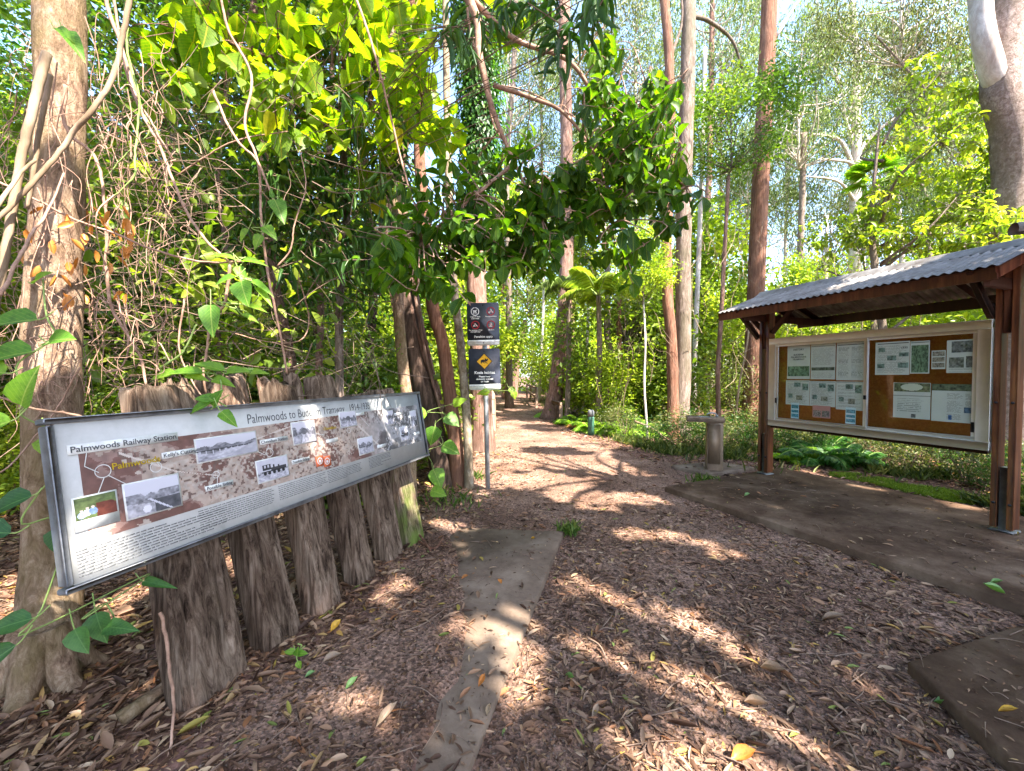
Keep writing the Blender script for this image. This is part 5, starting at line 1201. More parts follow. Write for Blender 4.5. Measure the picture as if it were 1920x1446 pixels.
# lime large leaves (part of the strangled tree)
o,org=LIM
blobs=[(380,60,110,55,3.4,1.0),(480,130,110,65,3.6,1.2),(560,60,90,50,3.6,1.0),(620,120,110,70,3.8,1.3),(700,190,90,90,4.0,1.3),(760,80,90,70,4.0,1.1),(820,260,55,55,4.2,.6),(590,240,90,40,3.7,.6),(480,215,60,35,3.5,.4),(800,180,50,60,4.1,.7),(680,20,100,40,3.8,1),(330,120,60,50,3.4,.5),(940,40,50,50,4.0,.4),(720,330,60,50,4.3,.4)]
part,tw=sprigs(blobs,13,.19,.78,THEART,r,6,.5,.3)
mkleaves('foliage',[(part[0]-org,)+part[1:]],M['leaf_yellow'],o,smooth=True)
m=LB(org); q0=P(700,-120,6.2)
main=[[P(720,60,6.2),P(740,-60,5.2),P(720,-40,4.4),P(700,60,4.1),P(640,110,3.9),P(520,110,3.6),P(380,60,3.4)],[P(735,230,6.1),P(760,180,5.2),P(770,140,4.3),P(800,200,4.2),P(820,260,4.2)],[P(700,60,4.1),P(690,200,4.0),P(600,240,3.7)]]
for q in main: p=smoothpath(q,6); m.tube(p,np.linspace(.04,.01,len(p)),7)
allp=np.concatenate([smoothpath(q,6) for q in main])
for s,c,td in tw:
    i=np.argmin(((allp-s)**2).sum(1)); p0=allp[i]; m.tube(smoothpath([p0,(p0+s)/2+Z*.05,s,c],3),.004,4,False)
m.build('limb',M['bark_red'],o,True)
# narrow hanging leaves
o=empty('narrow_leaved_tree',P(640,790,4.4)*np.array([1,1,0]),'tree with long narrow dark drooping leaves above the middle of the panel','tree'); org=np.array(o.location)
w=[P(640,790,4.4),P(636,600,4.4),P(650,400,4.3),P(640,200,4.2),P(660,0,4.1),P(650,-150,4.1)]; w[0][2]=-.1; pth=smoothpath(w,6); V,F_=tube(pth,np.linspace(.05,.025,len(pth)),9,True,.1,8,4); mk('trunk',V-org,F_,M['bark_grey'],o,smooth=True)
blobs=[(620,120,90,110,3.9,1),(680,300,90,110,4.0,1.5),(640,420,110,80,4.0,1.4),(720,420,50,90,4.1,.8),(560,330,70,110,4.0,1),(500,420,60,60,4.1,.4),(660,500,80,50,4.1,.7),(580,500,60,60,4.1,.5),(760,250,40,60,4.1,.4),(470,320,70,60,3.8,.5),(880,60,50,60,3.2,.5),(1000,30,70,40,2.6,.4),(1090,20,60,40,2.6,.3)]
part,tw=sprigs(blobs,20,.20,.11,TNARR,r,9,.95,.22)
mkleaves('foliage',[(part[0]-org,)+part[1:]],M['leaf_narrow'],o,smooth=True)
m=LB(org)
for s,c,td in tw:
    i=np.argmin(((pth-s)**2).sum(1)); p0=pth[i]; m.tube(smoothpath([p0,(p0+s)/2+Z*.08,s,c],3),.0035,4,False)
m.build('limb',M['twig'],o,True)
# right top near foliage: bright leafy sprays over the shelter
o=empty('leafy_side_tree',(7.9,8.6,0),'bright lime and green leafy tree massed right behind the shelter roof','tree'); org=np.array(o.location)
V,F_=tube(smoothpath([org-Z*.1,org+np.array([.1,.0,2.2]),org+np.array([-.2,0,4.6]),org+np.array([0,.1,7])],6),np.linspace(.12,.015,19),12,True,.1,5,2); mk('trunk',V-org,F_,M['bark_grey'],o,smooth=True)
blobs=[(1700,400,90,70,8.5,1.2),(1790,430,80,60,8.2,1.2),(1640,430,70,50,9,.9),(1850,350,60,70,8,1),(1780,300,80,70,8.6,1.),(1700,250,60,60,9,.5),(1570,440,60,40,9.5,.6),(1830,220,60,70,8,.8),(1750,160,60,60,8.6,.5),(1890,420,40,40,7,.5)]
part,tw=sprigs(blobs,60,.15,.42,TOVAL,r,9,.4,.35)
mkleaves('foliage',[(part[0]-org,)+part[1:]],M['leaf_bright'],o,smooth=True)
m=LB(org)
hubs=[]
for s,c,td in tw[::40]:
    hd=math.hypot(s[0]-org[0],s[1]-org[1]); p0=org+Z*min(max(s[2]-hd*rng.uniform(.7,1.3),1.4),6.5); q=smoothpath([p0,p0*.5+s*.5+rng.normal(0,.18,3),s],6); m.tube(q,np.linspace(.035,.008,len(q)),6); hubs.append(q)
hubs=np.concatenate(hubs)
for s,c,td in tw:
    p0=hubs[np.argmin(((hubs-s)**2).sum(1))]
    if np.linalg.norm(p0-s)<1.1: m.tube(smoothpath([p0,(p0+s)/2+rng.normal(0,.05,3),s,c],3),.004,4,False)
m.build('limb',M['bark_grey'],o,True)

# ================================================================== palms and ferns
def frondparts(base,az,L,rise,droop,npin,pl,pw,tilt=.0,r=rng,lvb=.5):
    """pinnate frond: returns rachis path + leaf part"""
    t=np.linspace(0,1,14); d=np.array([math.cos(az),math.sin(az),0])
    path_=base+np.outer(t*L*(1-.18*droop*t),d)+np.outer(rise*L*t-droop*L*t*t,Z)
    tt=np.linspace(.12,.99,npin); pts=np.stack([np.interp(tt,t,path_[:,k]) for k in range(3)],1)
    T=unit(np.stack([np.interp(tt,t,np.gradient(path_[:,k])) for k in range(3)],1)); side=unit(np.cross(T,Z)); up=np.cross(side,T)
    pr=np.sin(np.clip(tt*1.08,0,1)**.7*PI)**.7*.9+.12
    A=[];Q=[];N_=[];Ls=[]
    for s in(-1,1):
        A.append(side*s+T*.45-Z*.35+r.normal(0,.07,(npin,3)));Q.append(pts);N_.append(up+side*s*.2);Ls.append(pl*pr)
    Ls=np.concatenate(Ls); n=len(Ls)
    return path_,leaves(TNARR if pw<.2 else TD,np.concatenate(Q),np.concatenate(A),np.concatenate(N_),Ls,Ls*pw,np.clip(lvb+r.normal(0,.15,n),0,1))
def palm(px,py,d,L,nf,label,h_trunk=True,seed=0,mat='leaf_mid',upright=.75):
    rr=np.random.default_rng(seed); c=P(px,py,d); o=empty('palm_tree',(c[0],c[1],0),label,'palm'); org=np.array(o.location)
    if c[2]>.5:
        V,F_=tube(smoothpath([org-Z*.1,org+Z*c[2]*.5+np.array([.05,0,0]),c],8),np.linspace(.10,.07,17),12,True,.05,8,1); mk('trunk',V-org,F_,M['bark_grey'],o,smooth=True)
    for k in range(nf):
        az=k*2.4+rr.uniform(-.3,.3); p,lf=frondparts(c,az,L*rr.uniform(.8,1.1),upright*rr.uniform(.6,1.2),.75,46,.52*L/2.2,.075,r=rr)
        f=mkleaves('frond',[(lf[0]-org,)+lf[1:]],M[mat],o); m=LB(org); m.tube(p,np.linspace(.022,.006,len(p)),5); m.build('frond_stalk',M['vine_green'],f,True)
palm(1122,555,12.2,1.8,9,'feathery palm arching over the thicket right of the leaning red tree',seed=2,mat='leaf_bright',upright=.95)
palm(1064,528,13.7,1.6,8,'palm crown with pale silvery fronds at the top of the leaning red trunk',seed=3,mat='leaf_gum',upright=.45)
palm(1240,560,17,1.9,10,'palm whose fronds droop just left of the fluted pair of trunks',seed=4,mat='leaf_bright')
# fan palm
c=P(1645,345,20); o=empty('fan_palm',(c[0],c[1],0),'green fan palm head standing out before the white gum','palm'); org=np.array(o.location); rr=np.random.default_rng(6)
V,F_=tube(smoothpath([org-Z*.1,org+Z*c[2]*.5,c],6),np.linspace(.14,.11,13),12,True,.05,8,1); mk('trunk',V-org,F_,M['bark_grey'],o,smooth=True)
for k in range(18):
    az=k*2.4; el=rr.uniform(-.3,1.1); d=np.array([math.cos(az)*math.cos(el),math.sin(az)*math.cos(el),math.sin(el)]); h=c+d*.75; s=unit(np.cross(d,Z)); u2=np.cross(s,d); an=np.linspace(-1.3,1.3,17)
    A=np.array([d*math.cos(x_)+s*math.sin(x_)+Z*-.1 for x_ in an]); lf=leaves(TNARR,np.repeat(h[None],17,0),A,np.repeat(u2[None],17,0),.85,.09,rr.random(17)*.5+.2)
    f=mkleaves('fan_frond',[(lf[0]-org,)+lf[1:]],M['fern'],o); m=LB(org); m.tube([c,h],.015,4); m.build('frond_stalk',M['vine_green'],f)
FE={}
def fernmesh(key,seed,mat,nf=11,L=.75):
    rr=np.random.default_rng(seed); parts=[];m=MB()
    for k in range(nf):
        p,lf=frondparts(np.array([0,0,0.]),k*2.4+rr.uniform(-.3,.3),L*rr.uniform(.7,1.15),rr.uniform(.7,1.2),.85,26,.19,.28,r=rr); parts.append(lf); m.tube(p,np.linspace(.006,.002,len(p)),4)
    f=mkleaves('fronds',parts,M[mat]); s=m.build('frond_stalks',M['vine_green']); FE[key]=(f.data,s.data); bpy.data.objects.remove(f);bpy.data.objects.remove(s)
fernmesh('a',1,'fern');fernmesh('b',2,'fern_dark');fernmesh('c',3,'fern_brown',7,.5); fernmesh('d',4,'fern',9,.6)
def fern(x,y,key,s,label,group):
    o=empty('fern',(x,y,float(gz(x,y))),label,'fern',group); o.scale=(s,)*3; o.rotation_euler=(0,0,r.uniform(0,6))
    for nm,me in zip(('fronds','stalks'),FE[key]): q=bpy.data.objects.new(nm,me); COL.objects.link(q); q.parent=o
for i in range(26):
    px=r.uniform(1025,1235); d=np.interp(px,[1025,1100,1235],[13.0,11.0,9.6])+r.uniform(-.1,2.6); x=(px-960)/747*d
    if x<pright(d)+.35: continue
    fern(x,d,'ad'[i%2],r.uniform(1.0,1.5),'bright lime fern in the sunny bank behind the bollard','bright ferns on the bank')
q=gp(1065,805); fern(q[0]+.2,q[1]+.2,'c',.8,'small withered orange fern left of the bollard',None)
for i,(px,d,s) in enumerate([(1490,7.2,1.0),(1530,7.0,1.1),(1570,6.9,1.0),(1512,7.6,1.0),(1610,6.8,.9),(1550,7.5,1.1)]):
    fern((px-960)/747*d,d,'b' if i%3 else 'a',s,'dark arching fern in the shade under the notice board','ferns under the notice board')
# ================================================================== grass
def grass(name,label,pts,hgt,seed,mat='grass'):
    rr=np.random.default_rng(seed); n=len(pts); ax=np.stack([rr.normal(0,.55,n),rr.normal(0,.55,n),np.ones(n)],1); nr=np.stack([rr.normal(0,1,n),rr.normal(0,1,n),.2*np.ones(n)],1)
    L=hgt*(.4+rr.random(n)); o=mkleaves(name,[leaves(TNARR,pts,ax,nr,L,L*.05+.003,rr.random(n))],M[mat]); return tag(o,label,'grass',kind='stuff')
def scatter(n,fx,acc,seed):
    rr=np.random.default_rng(seed); x,y=fx(rr,n); k=acc(x,y); x=x[k];y=y[k]; return np.stack([x,y,gz(x,y)],1)
edge=lambda px:np.interp(px,[1010,1080,1140,1200,1290,1400,1560,1700,1860,2000],[14,11,9.6,8.3,7.3,7.1,6.1,5.25,4.55,3.9])
def fx(rr,n):
    px=rr.uniform(1150,1960,n); d=edge(px)+np.abs(rr.normal(0,.7,n))+.05; return (px-960)/747*d,d
grass('edge_grass','loose green grass tufts fringing the clearing behind the shelter and the fountain',scatter(9000,fx,lambda x,y:fbm(x*2,y*2,0,61,3)>.52,1),.15,2,'grass_dark')
def fx2(rr,n):
    px=rr.uniform(1560,1900,n); d=edge(px)-.02+rr.random(n)*.45; return (px-960)/747*d,d
grass('moss_strip','bright mossy ground cover along the back edge of the shelter slab',scatter(16000,fx2,lambda x,y:fbm(x*3,y*3,0,62,3)>.4,3),.045,4,'moss')
def tuft(cx,cy,n,rad_,seed):
    rr=np.random.default_rng(seed); return np.stack([cx+rr.normal(0,rad_,n),cy+rr.normal(0,rad_,n),np.zeros(n)],1)
q=gp(1070,1000); pts=[tuft(q[0],q[1],90,.05,1)]; q=gp(890,900); pts.append(tuft(q[0]-.1,q[1]+.1,200,.12,2)); q=gp(1320,905); pts.append(tuft(q[0],q[1]-.05,160,.1,3)); q=gp(840,940);pts.append(tuft(q[0],q[1],120,.2,3))
grass('grass_tufts','small grass tufts by the slab corner, the sign pole and the fountain footing',np.concatenate(pts),.11,5)
def fx3(rr,n):
    x=rr.uniform(-9,9,n); y=rr.uniform(6,30,n); return x,y
grass('forest_herbs','low mixed green herbs on the forest floor beside the path',scatter(22000,fx3,lambda x,y:((x<pleft(y)-.5)|(x>pright(y)+.3))&(fbm(x,y,0,63,3)>.46),6),.16,7,'grass_dark')

# ================================================================== litter
def litter(name,label,n,fx,acc,L0,seed,mat='litter',W=.30,zb=.004,tmpls=(TDEAD,TCURL,TFLAT),lvf=None):
    rr=np.random.default_rng(seed); x,y=fx(rr,n); k=acc(x,y,rr); x=x[k];y=y[k]; N=len(x)
    z=gz(x,y)+zb+.012*rr.random(N)**2
    z=np.where(inslab(x,y)>0,np.maximum(inslab(x,y)+.003+.006*rr.random(N),0),z)
    a=rr.uniform(0,6.28,N); ax=np.stack([np.cos(a),np.sin(a),rr.normal(0,.13,N)],1); nr=np.stack([rr.normal(0,.24,N),rr.normal(0,.24,N),np.ones(N)],1)
    L=L0*(.3+1.3*rr.random(N)**1.8); parts=[]
    for i,t in enumerate(tmpls):
        s=np.arange(N)%len(tmpls)==i; parts.append(leaves(t,np.stack([x,y,z],1)[s],ax[s],nr[s],L[s],L[s]*W*(.5+.8*rr.random(s.sum())),rr.random(s.sum())))
    o=mkleaves(name,parts,M[mat]); return tag(o,label,'leaf litter',kind='stuff')
SLABS=[([(-1.02,3.98),(.50,3.83),(-.165,1.5),(-.42,.6),(-1.1,.7),(-.75,2.1)],.045),([(2.03,5.25),(4.30,6.35),(5.25,4.3),(6.4,1.8),(5.9,.8),(4.45,.75),(3.28,2.52)],SH_T),([(2.06,2.04),(1.93,1.5),(1.75,.5),(4.6,.2),(4.9,2.15),(2.98,2.33)],.07),([(2.66,6.62),(3.6,6.95),(3.95,6.45),(2.98,6.02)],.06)]
def inslab(x,y):
    out=np.zeros(len(x))
    for poly,h in SLABS:
        ins=np.zeros(len(x),bool); n=len(poly)
        for i in range(n):
            x1,y1=poly[i];x2,y2=poly[(i+1)%n]
            c=((y1>y)!=(y2>y))&(x<(x2-x1)*(y-y1)/(y2-y1+1e-12)+x1); ins^=c
        out=np.where(ins,h,out)
    return np.where(out>gz(x,y)+.007,out,0)
def leftline(y): return -1.4+.31*(y-1.78)
def dens(x,y,rr):
    s=inslab(x,y); base=.40+2.0*(fbm(x*2.4,y*2.4,0,71,4)-.5)
    # thick drift right-middle, along the slabs and at the sleepers' feet
    base=np.where((x>.2)&(y<4.8)&(y>1.2),base+.5,base)
    dl=x-leftline(y); base=np.where(dl<.55,base+.55*np.clip(1-(dl-.2)/.45,0,1),base)
    base=np.where((y>4.8)&(dl>.8),base*.42,base); base=np.where(y>7,base*.6,base)
    gr=np.exp(-(((x+.35)/.35)**2+((y-2.0)/.5)**2)); base=base-.5*gr
    p=np.where(s>0,.045,base)
    # drift over the near left part of the first slab
    ov=(s==.045)&(dl<0); p=np.where(ov,.9,p)
    ov2=(s==.045)&(y<2.2); p=np.where(ov2,.14,p)
    return rr.random(len(x))<p
def fnear(rr,n):
    y=.7+rr.random(n)**1.25*8; x=rr.uniform(-1.35,1.35,n)*(y+.6); return x,y
litter('leaf_litter','brown and tan dead leaves strewn over the clearing and path',100000,fnear,lambda x,y,rr:dens(x,y,rr)&((x>pleft(y)-.9)|(y<6)),.052,1)
litter('leaf_fragments','small crumbled leaf fragments lying over the gravel',150000,fnear,lambda x,y,rr:(rr.random(len(x))<.8)&((inslab(x,y)==0)|(rr.random(len(x))<.10)),.019,2,mat='litter_fine',W=.5,zb=.003)
litter('bark_strips','long thin strips of shed bark lying among the dead leaves',2600,fnear,lambda x,y,rr:(rr.random(len(x))<.8)&(inslab(x,y)==0),.085,9,W=.10,zb=.012)
litter('bank_litter','reddish dead leaves heaped under the trees left of and behind the panel',70000,lambda rr,n:(rr.uniform(-9,0,n),.8+rr.random(n)**1.2*13),lambda x,y,rr:(x<leftline(y)+.15)&(x<pleft(y)+.1),.085,3)
litter('bank_litter','brown dead leaves on the forest floor right of the path and behind the shelter',50000,lambda rr,n:(rr.uniform(1,13,n),3+rr.random(n)*14),lambda x,y,rr:(x>pright(y)-.15)&(inslab(x,y)==0)|((y<8)&(x>4.4)&(inslab(x,y)==0)),.08,4)
litter('path_litter','thin scatter of dead leaves along the far path',22000,lambda rr,n:(rr.uniform(-2.5,3.5,n),6+rr.random(n)*24),lambda x,y,rr:(x>pleft(y)-.6)&(x<pright(y)+.6)&(rr.random(len(x))<.25+.75*np.clip(np.maximum(pleft(y)+.35-x,x-pright(y)+.35)*2,0,1)),.06,5)
# pebbles
rr=np.random.default_rng(12); n=26000; y=.7+rr.random(n)**1.3*5; x=rr.uniform(-1.3,1.3,n)*(y+.6); k=(inslab(x,y)==0)&(x>leftline(y)-.1)&((vn(x*3,y*3,0,4)>.35)); k|=(inslab(x,y)==.045)&(y<2.6)&(rr.random(n)<.12); x=x[k];y=y[k];N=len(x)
hs=inslab(x,y); z=np.where(hs>0,hs,gz(x,y)+.006)
O=np.array([[1,0,0],[-1,0,0],[0,1,0],[0,-1,0],[0,0,1],[0,0,-1]],float); s=(.0035+.007*rr.random(N)**2)[:,None,None]; jit=.7+.6*rr.random((N,6,1)); a=rr.uniform(0,6.28,N); R=np.zeros((N,3,3)); R[:,0,0]=np.cos(a);R[:,0,1]=-np.sin(a);R[:,1,0]=np.sin(a);R[:,1,1]=np.cos(a);R[:,2,2]=.65
Vp=np.einsum('nij,nkj->nki',R,O[None]*jit)*s+np.stack([x,y,z+.002],1)[:,None,:]
T8=np.array([[0,2,4],[2,1,4],[1,3,4],[3,0,4],[2,0,5],[1,2,5],[3,1,5],[0,3,5]]); tag(mk('gravel',Vp.reshape(-1,3),(T8[None]+(np.arange(N)*6)[:,None,None]).reshape(-1,3),M['pebble']),'loose purple-grey gravel stones in the foreground','gravel',kind='stuff')
# fallen twigs as one scatter, sticks one can tell apart as things
m=MB(); rr=np.random.default_rng(31)
for i in range(1000):
    y=.9+rr.random()**1.2*7; x=rr.uniform(-1.3,1.25)*(y+.5); h=max(float(gz(x,y)),float(inslab(np.array([x]),np.array([y]))[0]))+.008
    if inslab(np.array([x]),np.array([y]))[0]>.05 and rr.random()<.7: continue
    L=rr.uniform(.05,.28); a=rr.uniform(0,6.28); d=np.array([math.cos(a),math.sin(a),0]); c=np.array([x,y,h]); p=[c-d*L/2,c+np.array([-d[1],d[0],0])*rr.normal(0,L*.1)+Z*rr.uniform(0,.02),c+d*L/2]
    m.tube(smoothpath(p,3),np.linspace(rr.uniform(.002,.005),.001,7),4,False)
tag(m.build('fallen_twigs',M['twig']),'thin dead twigs scattered through the leaf litter','twigs',kind='stuff')
def stick(pts,r0,r1,label,mat='twig',name='fallen_stick',cat='stick',sides=8,fork=None,amp=.15):
    pts=[np.array(p,float) for p in pts]; o=pts[0].copy(); m=LB(o); p=smoothpath(pts,6); m.tube(p,np.linspace(r0,r1,len(p)),sides,True,amp,20,3)
    if fork is not None:
        f=smoothpath([np.array(q,float) for q in fork],5); m.tube(f,np.linspace(r0*.7,r1,len(f)),sides)
    s=m.build(name,M[mat],None,True); s.location=o; return tag(s,label,cat)
gz_=lambda px,py,z=.02:(lambda q:np.array([q[0],q[1],z+float(gz(q[0],q[1]))]))(G(px,py))
stick([gz_(765,1015),gz_(785,1030,.05),gz_(808,1055,.02)],.013,.008,'forked orange-brown bark curl lying beside the mossy last sleeper','bark_iron',fork=[gz_(785,1040,.03),gz_(815,1050,.02),gz_(832,1035,.06)])
stick([gz_(225,1400,.03),gz_(275,1370,.05),gz_(320,1335,.06),gz_(355,1310,.10)],.035,.018,'pale bare driftwood-like log end in the bottom left litter','bark_tan',amp=.2)
stick([gz_(1100,1205,.04),gz_(1125,1225,.05),gz_(1140,1250,.02)],.006,.003,'short curved twig in the sunny patch right of the first slab')
stick([gz_(755,1215),gz_(800,1195),gz_(835,1168)],.004,.002,'long thin twig on the gravel before the third sleeper')
stick([P(1190,790,9.6),P(1225,805,9.3),P(1265,835,8.9),P(1300,850,8.7)],.03,.018,'pale bare stick leaning down through the scrub left of the fountain','cane')
stick([gz_(700,1150,.01),gz_(780,1105,.02),gz_(810,1085,.03)],.004,.002,'thin bent twig lying beside the fourth sleeper')
TBIG=t_leaf([0,.08,.22,.38,.55,.7,.85,1],[0,.16,.40,.5,.46,.38,.16,0],-.30,.75,-.06)
def bigleaf(px,py,L,W,mat,label,az,tm=TBIG,z=.012):
    q=G(px,py); h=max(float(gz(q[0],q[1])),float(inslab(q[:1],q[1:2])[0])); c=np.array([q[0],q[1],h+z]); lf=leaves(tm,np.zeros((1,3)),np.array([[math.cos(az),math.sin(az),.12]]),np.array([[.25,-.3,1.]]),L*.8,W*.75,np.array([.5]))
    o=mkleaves('fallen_leaf',[lf],M[mat],smooth=True); o.location=c; return tag(o,label,'leaf')
for a in [(1370,1430,.13,.07,'orange_leaf','large curled orange leaf at the bottom edge of the photo',.1),(620,1215,.10,.055,'yellow_leaf','bright yellow curled leaf on the litter in front of the split sleeper',1.3),(1425,1255,.15,.055,'pale_leaf','long pale beige leaf in the litter right of centre',-.8),(605,1275,.12,.05,'pale_leaf','broad pinkish pale leaf lying between the yellow leaf and the first sleeper',.3),
 (940,1110,.06,.04,'orange_leaf','small orange leaf on the slab below its middle',2.2),(865,1100,.07,.035,'orange_leaf','orange-tan leaf at the litter edge of the long slab',.4),(897,1310,.08,.035,'orange_leaf','long orange leaf standing on the near end of the long slab',1.2),(572,1305,.06,.03,'green_fallen','pale green fallen leaf left of the mid litter',.5),(648,1325,.08,.04,'green_fallen','dull green fallen leaf before the first sleeper',1.),
 (1885,1140,.14,.06,'green_fallen','pair-shaped fresh green leaf on the right slab edge',2.6),(1855,1118,.0901,.03,'green_fallen','slim green leaf at the very edge of the large slab',-.3),(1395,945,.10,.05,'green_fallen','crumpled green leaf on the large slab before the shelter post',.2),(1750,1320,.11,.035,'green_fallen','narrow yellow-green leaf at the corner of the near right slab',-.7),(1060,1270,.08,.022,'green_fallen','narrow green leaf in shade below the sunny patch',-.9),
 (995,1022,.06,.03,'yellow_leaf','small yellow-green leaf near the far corner of the long slab',-.4),(1395,1320,.13,.045,'pale_leaf','curled tan leaf at the end of the sunny streak',-.6),(1110,1350,.08,.035,'pale_leaf','pale leaf by itself in the dark gravel',1.),(1870,1368,.09,.025,'yellow_leaf','thin yellow leaf lying on the near right slab',-.2),(705,1400,.14,.045,'pale_leaf','long pinkish leaf at the bottom left of the litter',1.0),(1540,1165,.16,.04,'pale_leaf','long brownish leaf before the middle of the large slab edge',-.2)]: bigleaf(*a)

# ================================================================== vines, canes, near leaves at the left
def vine(pts,r0,r1,label,mat='vine',name='hanging_vine',cat='vine',sides=7,jit=.0,lv=None):
    w=[P(*p) for p in pts]; p=smoothpath(w,8); rr=np.random.default_rng(len(label)); p=p+np.cumsum(rr.normal(0,.0014,p.shape),0)
    o=p[0].copy(); V,F_=tube(p,np.linspace(r0,r1,len(p)),sides,True,.15,25,2); s=mk(name,V-o,F_,M[mat],None,o,smooth=True); tag(s,label,cat); return s,p
VL=[([(190,-60,2.3),(205,20,2.3),(230,90,2.3),(262,200,2.25),(290,250,2.2),(305,275,2.2),(325,330,2.15),(355,400,2.1),(400,460,2.0),(440,497,2.0)],.010,.006,'long reddish vine running diagonally from the top left to the knot above the panel'),
([(205,-60,2.35),(225,80,2.35),(245,170,2.3),(280,225,2.3),(300,262,2.25),(320,300,2.3)],.007,.004,'second reddish vine twisting alongside the long diagonal one'),
([(405,-60,2.8),(425,50,2.8),(470,140,2.8),(460,230,2.7),(485,300,2.6),(490,360,2.6),(492,430,2.5),(505,520,2.5),(525,610,2.5),(540,700,2.5)],.009,.007,'thick reddish vine falling behind the middle of the panel'),
([(400,170,2.7),(420,220,2.7),(450,270,2.6),(480,300,2.6),(500,345,2.5),(515,380,2.5)],.009,.006,'smooth shining vine slanting down to the bright drooping leaf'),
([(-60,315,1.9),(0,342,1.9),(60,372,1.9),(130,410,2.0),(220,445,2.0),(310,478,2.0),(380,493,2.0),(450,492,2.0)],.006,.005,'thin straight vine crossing in front of the tan trunk to the knot'),
([(430,495,2.0),(425,530,2.0),(415,570,2.0),(395,600,2.0),(385,650,2.0),(375,700,2.0),(380,740,2.0)],.008,.005,'vine hanging from the knot down to the panel top'),
([(122,160,2.1),(118,220,2.1),(135,260,2.1),(180,300,2.1),(195,370,2.1),(200,440,2.1),(193,510,2.1)],.009,.006,'curling bare vine beside the tan trunk'),
([(200,500,2.1),(207,570,2.1),(235,620,2.1),(262,665,2.1),(275,720,2.1)],.008,.006,'vine dropping in an s-curve above the first sleeper'),
([(212,545,2.2),(230,600,2.2),(240,640,2.2),(230,690,2.2),(200,700,2.2)],.006,.004,'small vine loop right of the tan trunk'),
([(238,50,2.2),(240,110,2.2),(256,180,2.2),(255,240,2.2),(250,300,2.1),(245,340,2.1),(200,380,2.1)],.006,.004,'pale green looping tendril vine in the upper left'),
([(240,120,2.3),(262,200,2.3),(275,245,2.3),(235,290,2.3),(205,325,2.3),(180,345,2.3)],.005,.003,'thin green tendril crossing the pale looping one'),
([(560,520,3.4),(580,600,3.4),(560,640,3.3),(500,640,3.3),(440,625,3.3)],.006,.004,'thin sagging vine loop behind the panel'),
([(330,330,3.0),(380,300,3.0),(450,265,3.0),(540,250,3.1)],.007,.004,'thin bare branch slanting up right through the twigs'),
([(520,500,2.6),(545,470,2.6),(555,420,2.6),(575,350,2.7),(565,280,2.8)],.006,.003,'wiry vine rising to a bare fork'),
([(0,555,1.5),(30,490,1.6),(55,440,1.7),(90,400,1.8),(120,330,1.9)],.007,.004,'dark wiry vine climbing over the base of the cane bundle'),
([(185,790,1.7),(120,775,1.6),(60,770,1.5),(-30,740,1.4)],.006,.004,'dark twig poking left from behind the panel edge'),
([(150,690,1.9),(110,760,1.9),(60,830,1.8),(10,880,1.7),(-40,900,1.7)],.004,.003,'thin dark vine strung across the tan trunk beside the panel'),
([(345,560,2.1),(335,650,2.1),(360,720,2.1),(400,770,2.0)],.005,.003,'thin pink tendril hanging over the panel top'),
([(650,-50,3.0),(690,60,3.0),(715,150,3.0),(740,250,3.1),(760,330,3.1),(790,420,3.1)],.010,.006,'bare stem running down through the lime leaves'),
([(870,-50,3.3),(880,60,3.3),(905,150,3.3),(925,240,3.3),(968,300,3.2)],.013,.007,'grey branch dropping from the top centre into the glossy leaves'),
([(930,160,3.2),(990,175,3.2),(1060,215,3.2),(1100,230,3.2)],.006,.004,'thin red-brown branch crossing left of the glossy crown'),
([(300,1150,1.62),(308,1190,1.62),(312,1250,1.6),(325,1310,1.6),(322,1370,1.55),(312,1425,1.5)],.007,.005,'yellowish bare stem rising in front of the first sleeper'),
]
for pts,a,b_,lab in VL: vine(pts,a,b_,lab,'vine_green' if 'green' in lab else 'vine')
CL=[([(248,-60,2.0),(240,30,2.0),(225,110,2.0),(205,165,1.95),(172,220,1.9),(140,262,1.9),(90,320,1.85),(45,375,1.8),(0,415,1.75),(-50,450,1.7)],.012,.009,'long pale jointed cane slanting across the tan trunk'),
([(88,100,1.9),(72,160,1.88),(55,230,1.86),(38,300,1.85),(22,400,1.8),(5,500,1.75),(-20,600,1.7)],.018,.015,'thick broken tan cane leaning at the left edge'),
([(95,140,1.95),(85,190,1.95),(72,250,1.93),(62,320,1.9),(50,390,1.9)],.011,.009,'short whitish cane beside the thick broken one'),
([(-30,420,1.6),(30,330,1.75),(60,300,1.8)],.008,.006,'stubby cane crossing behind the thick broken one'),
([(300,690,1.9),(345,660,1.9),(372,610,1.9)],.005,.004,'bright green short cane above the first sleeper')]
for pts,a,b_,lab in CL: vine(pts,a,b_,lab,'cane' if 'green' not in lab else 'vine_green','leaning_cane','cane',9)
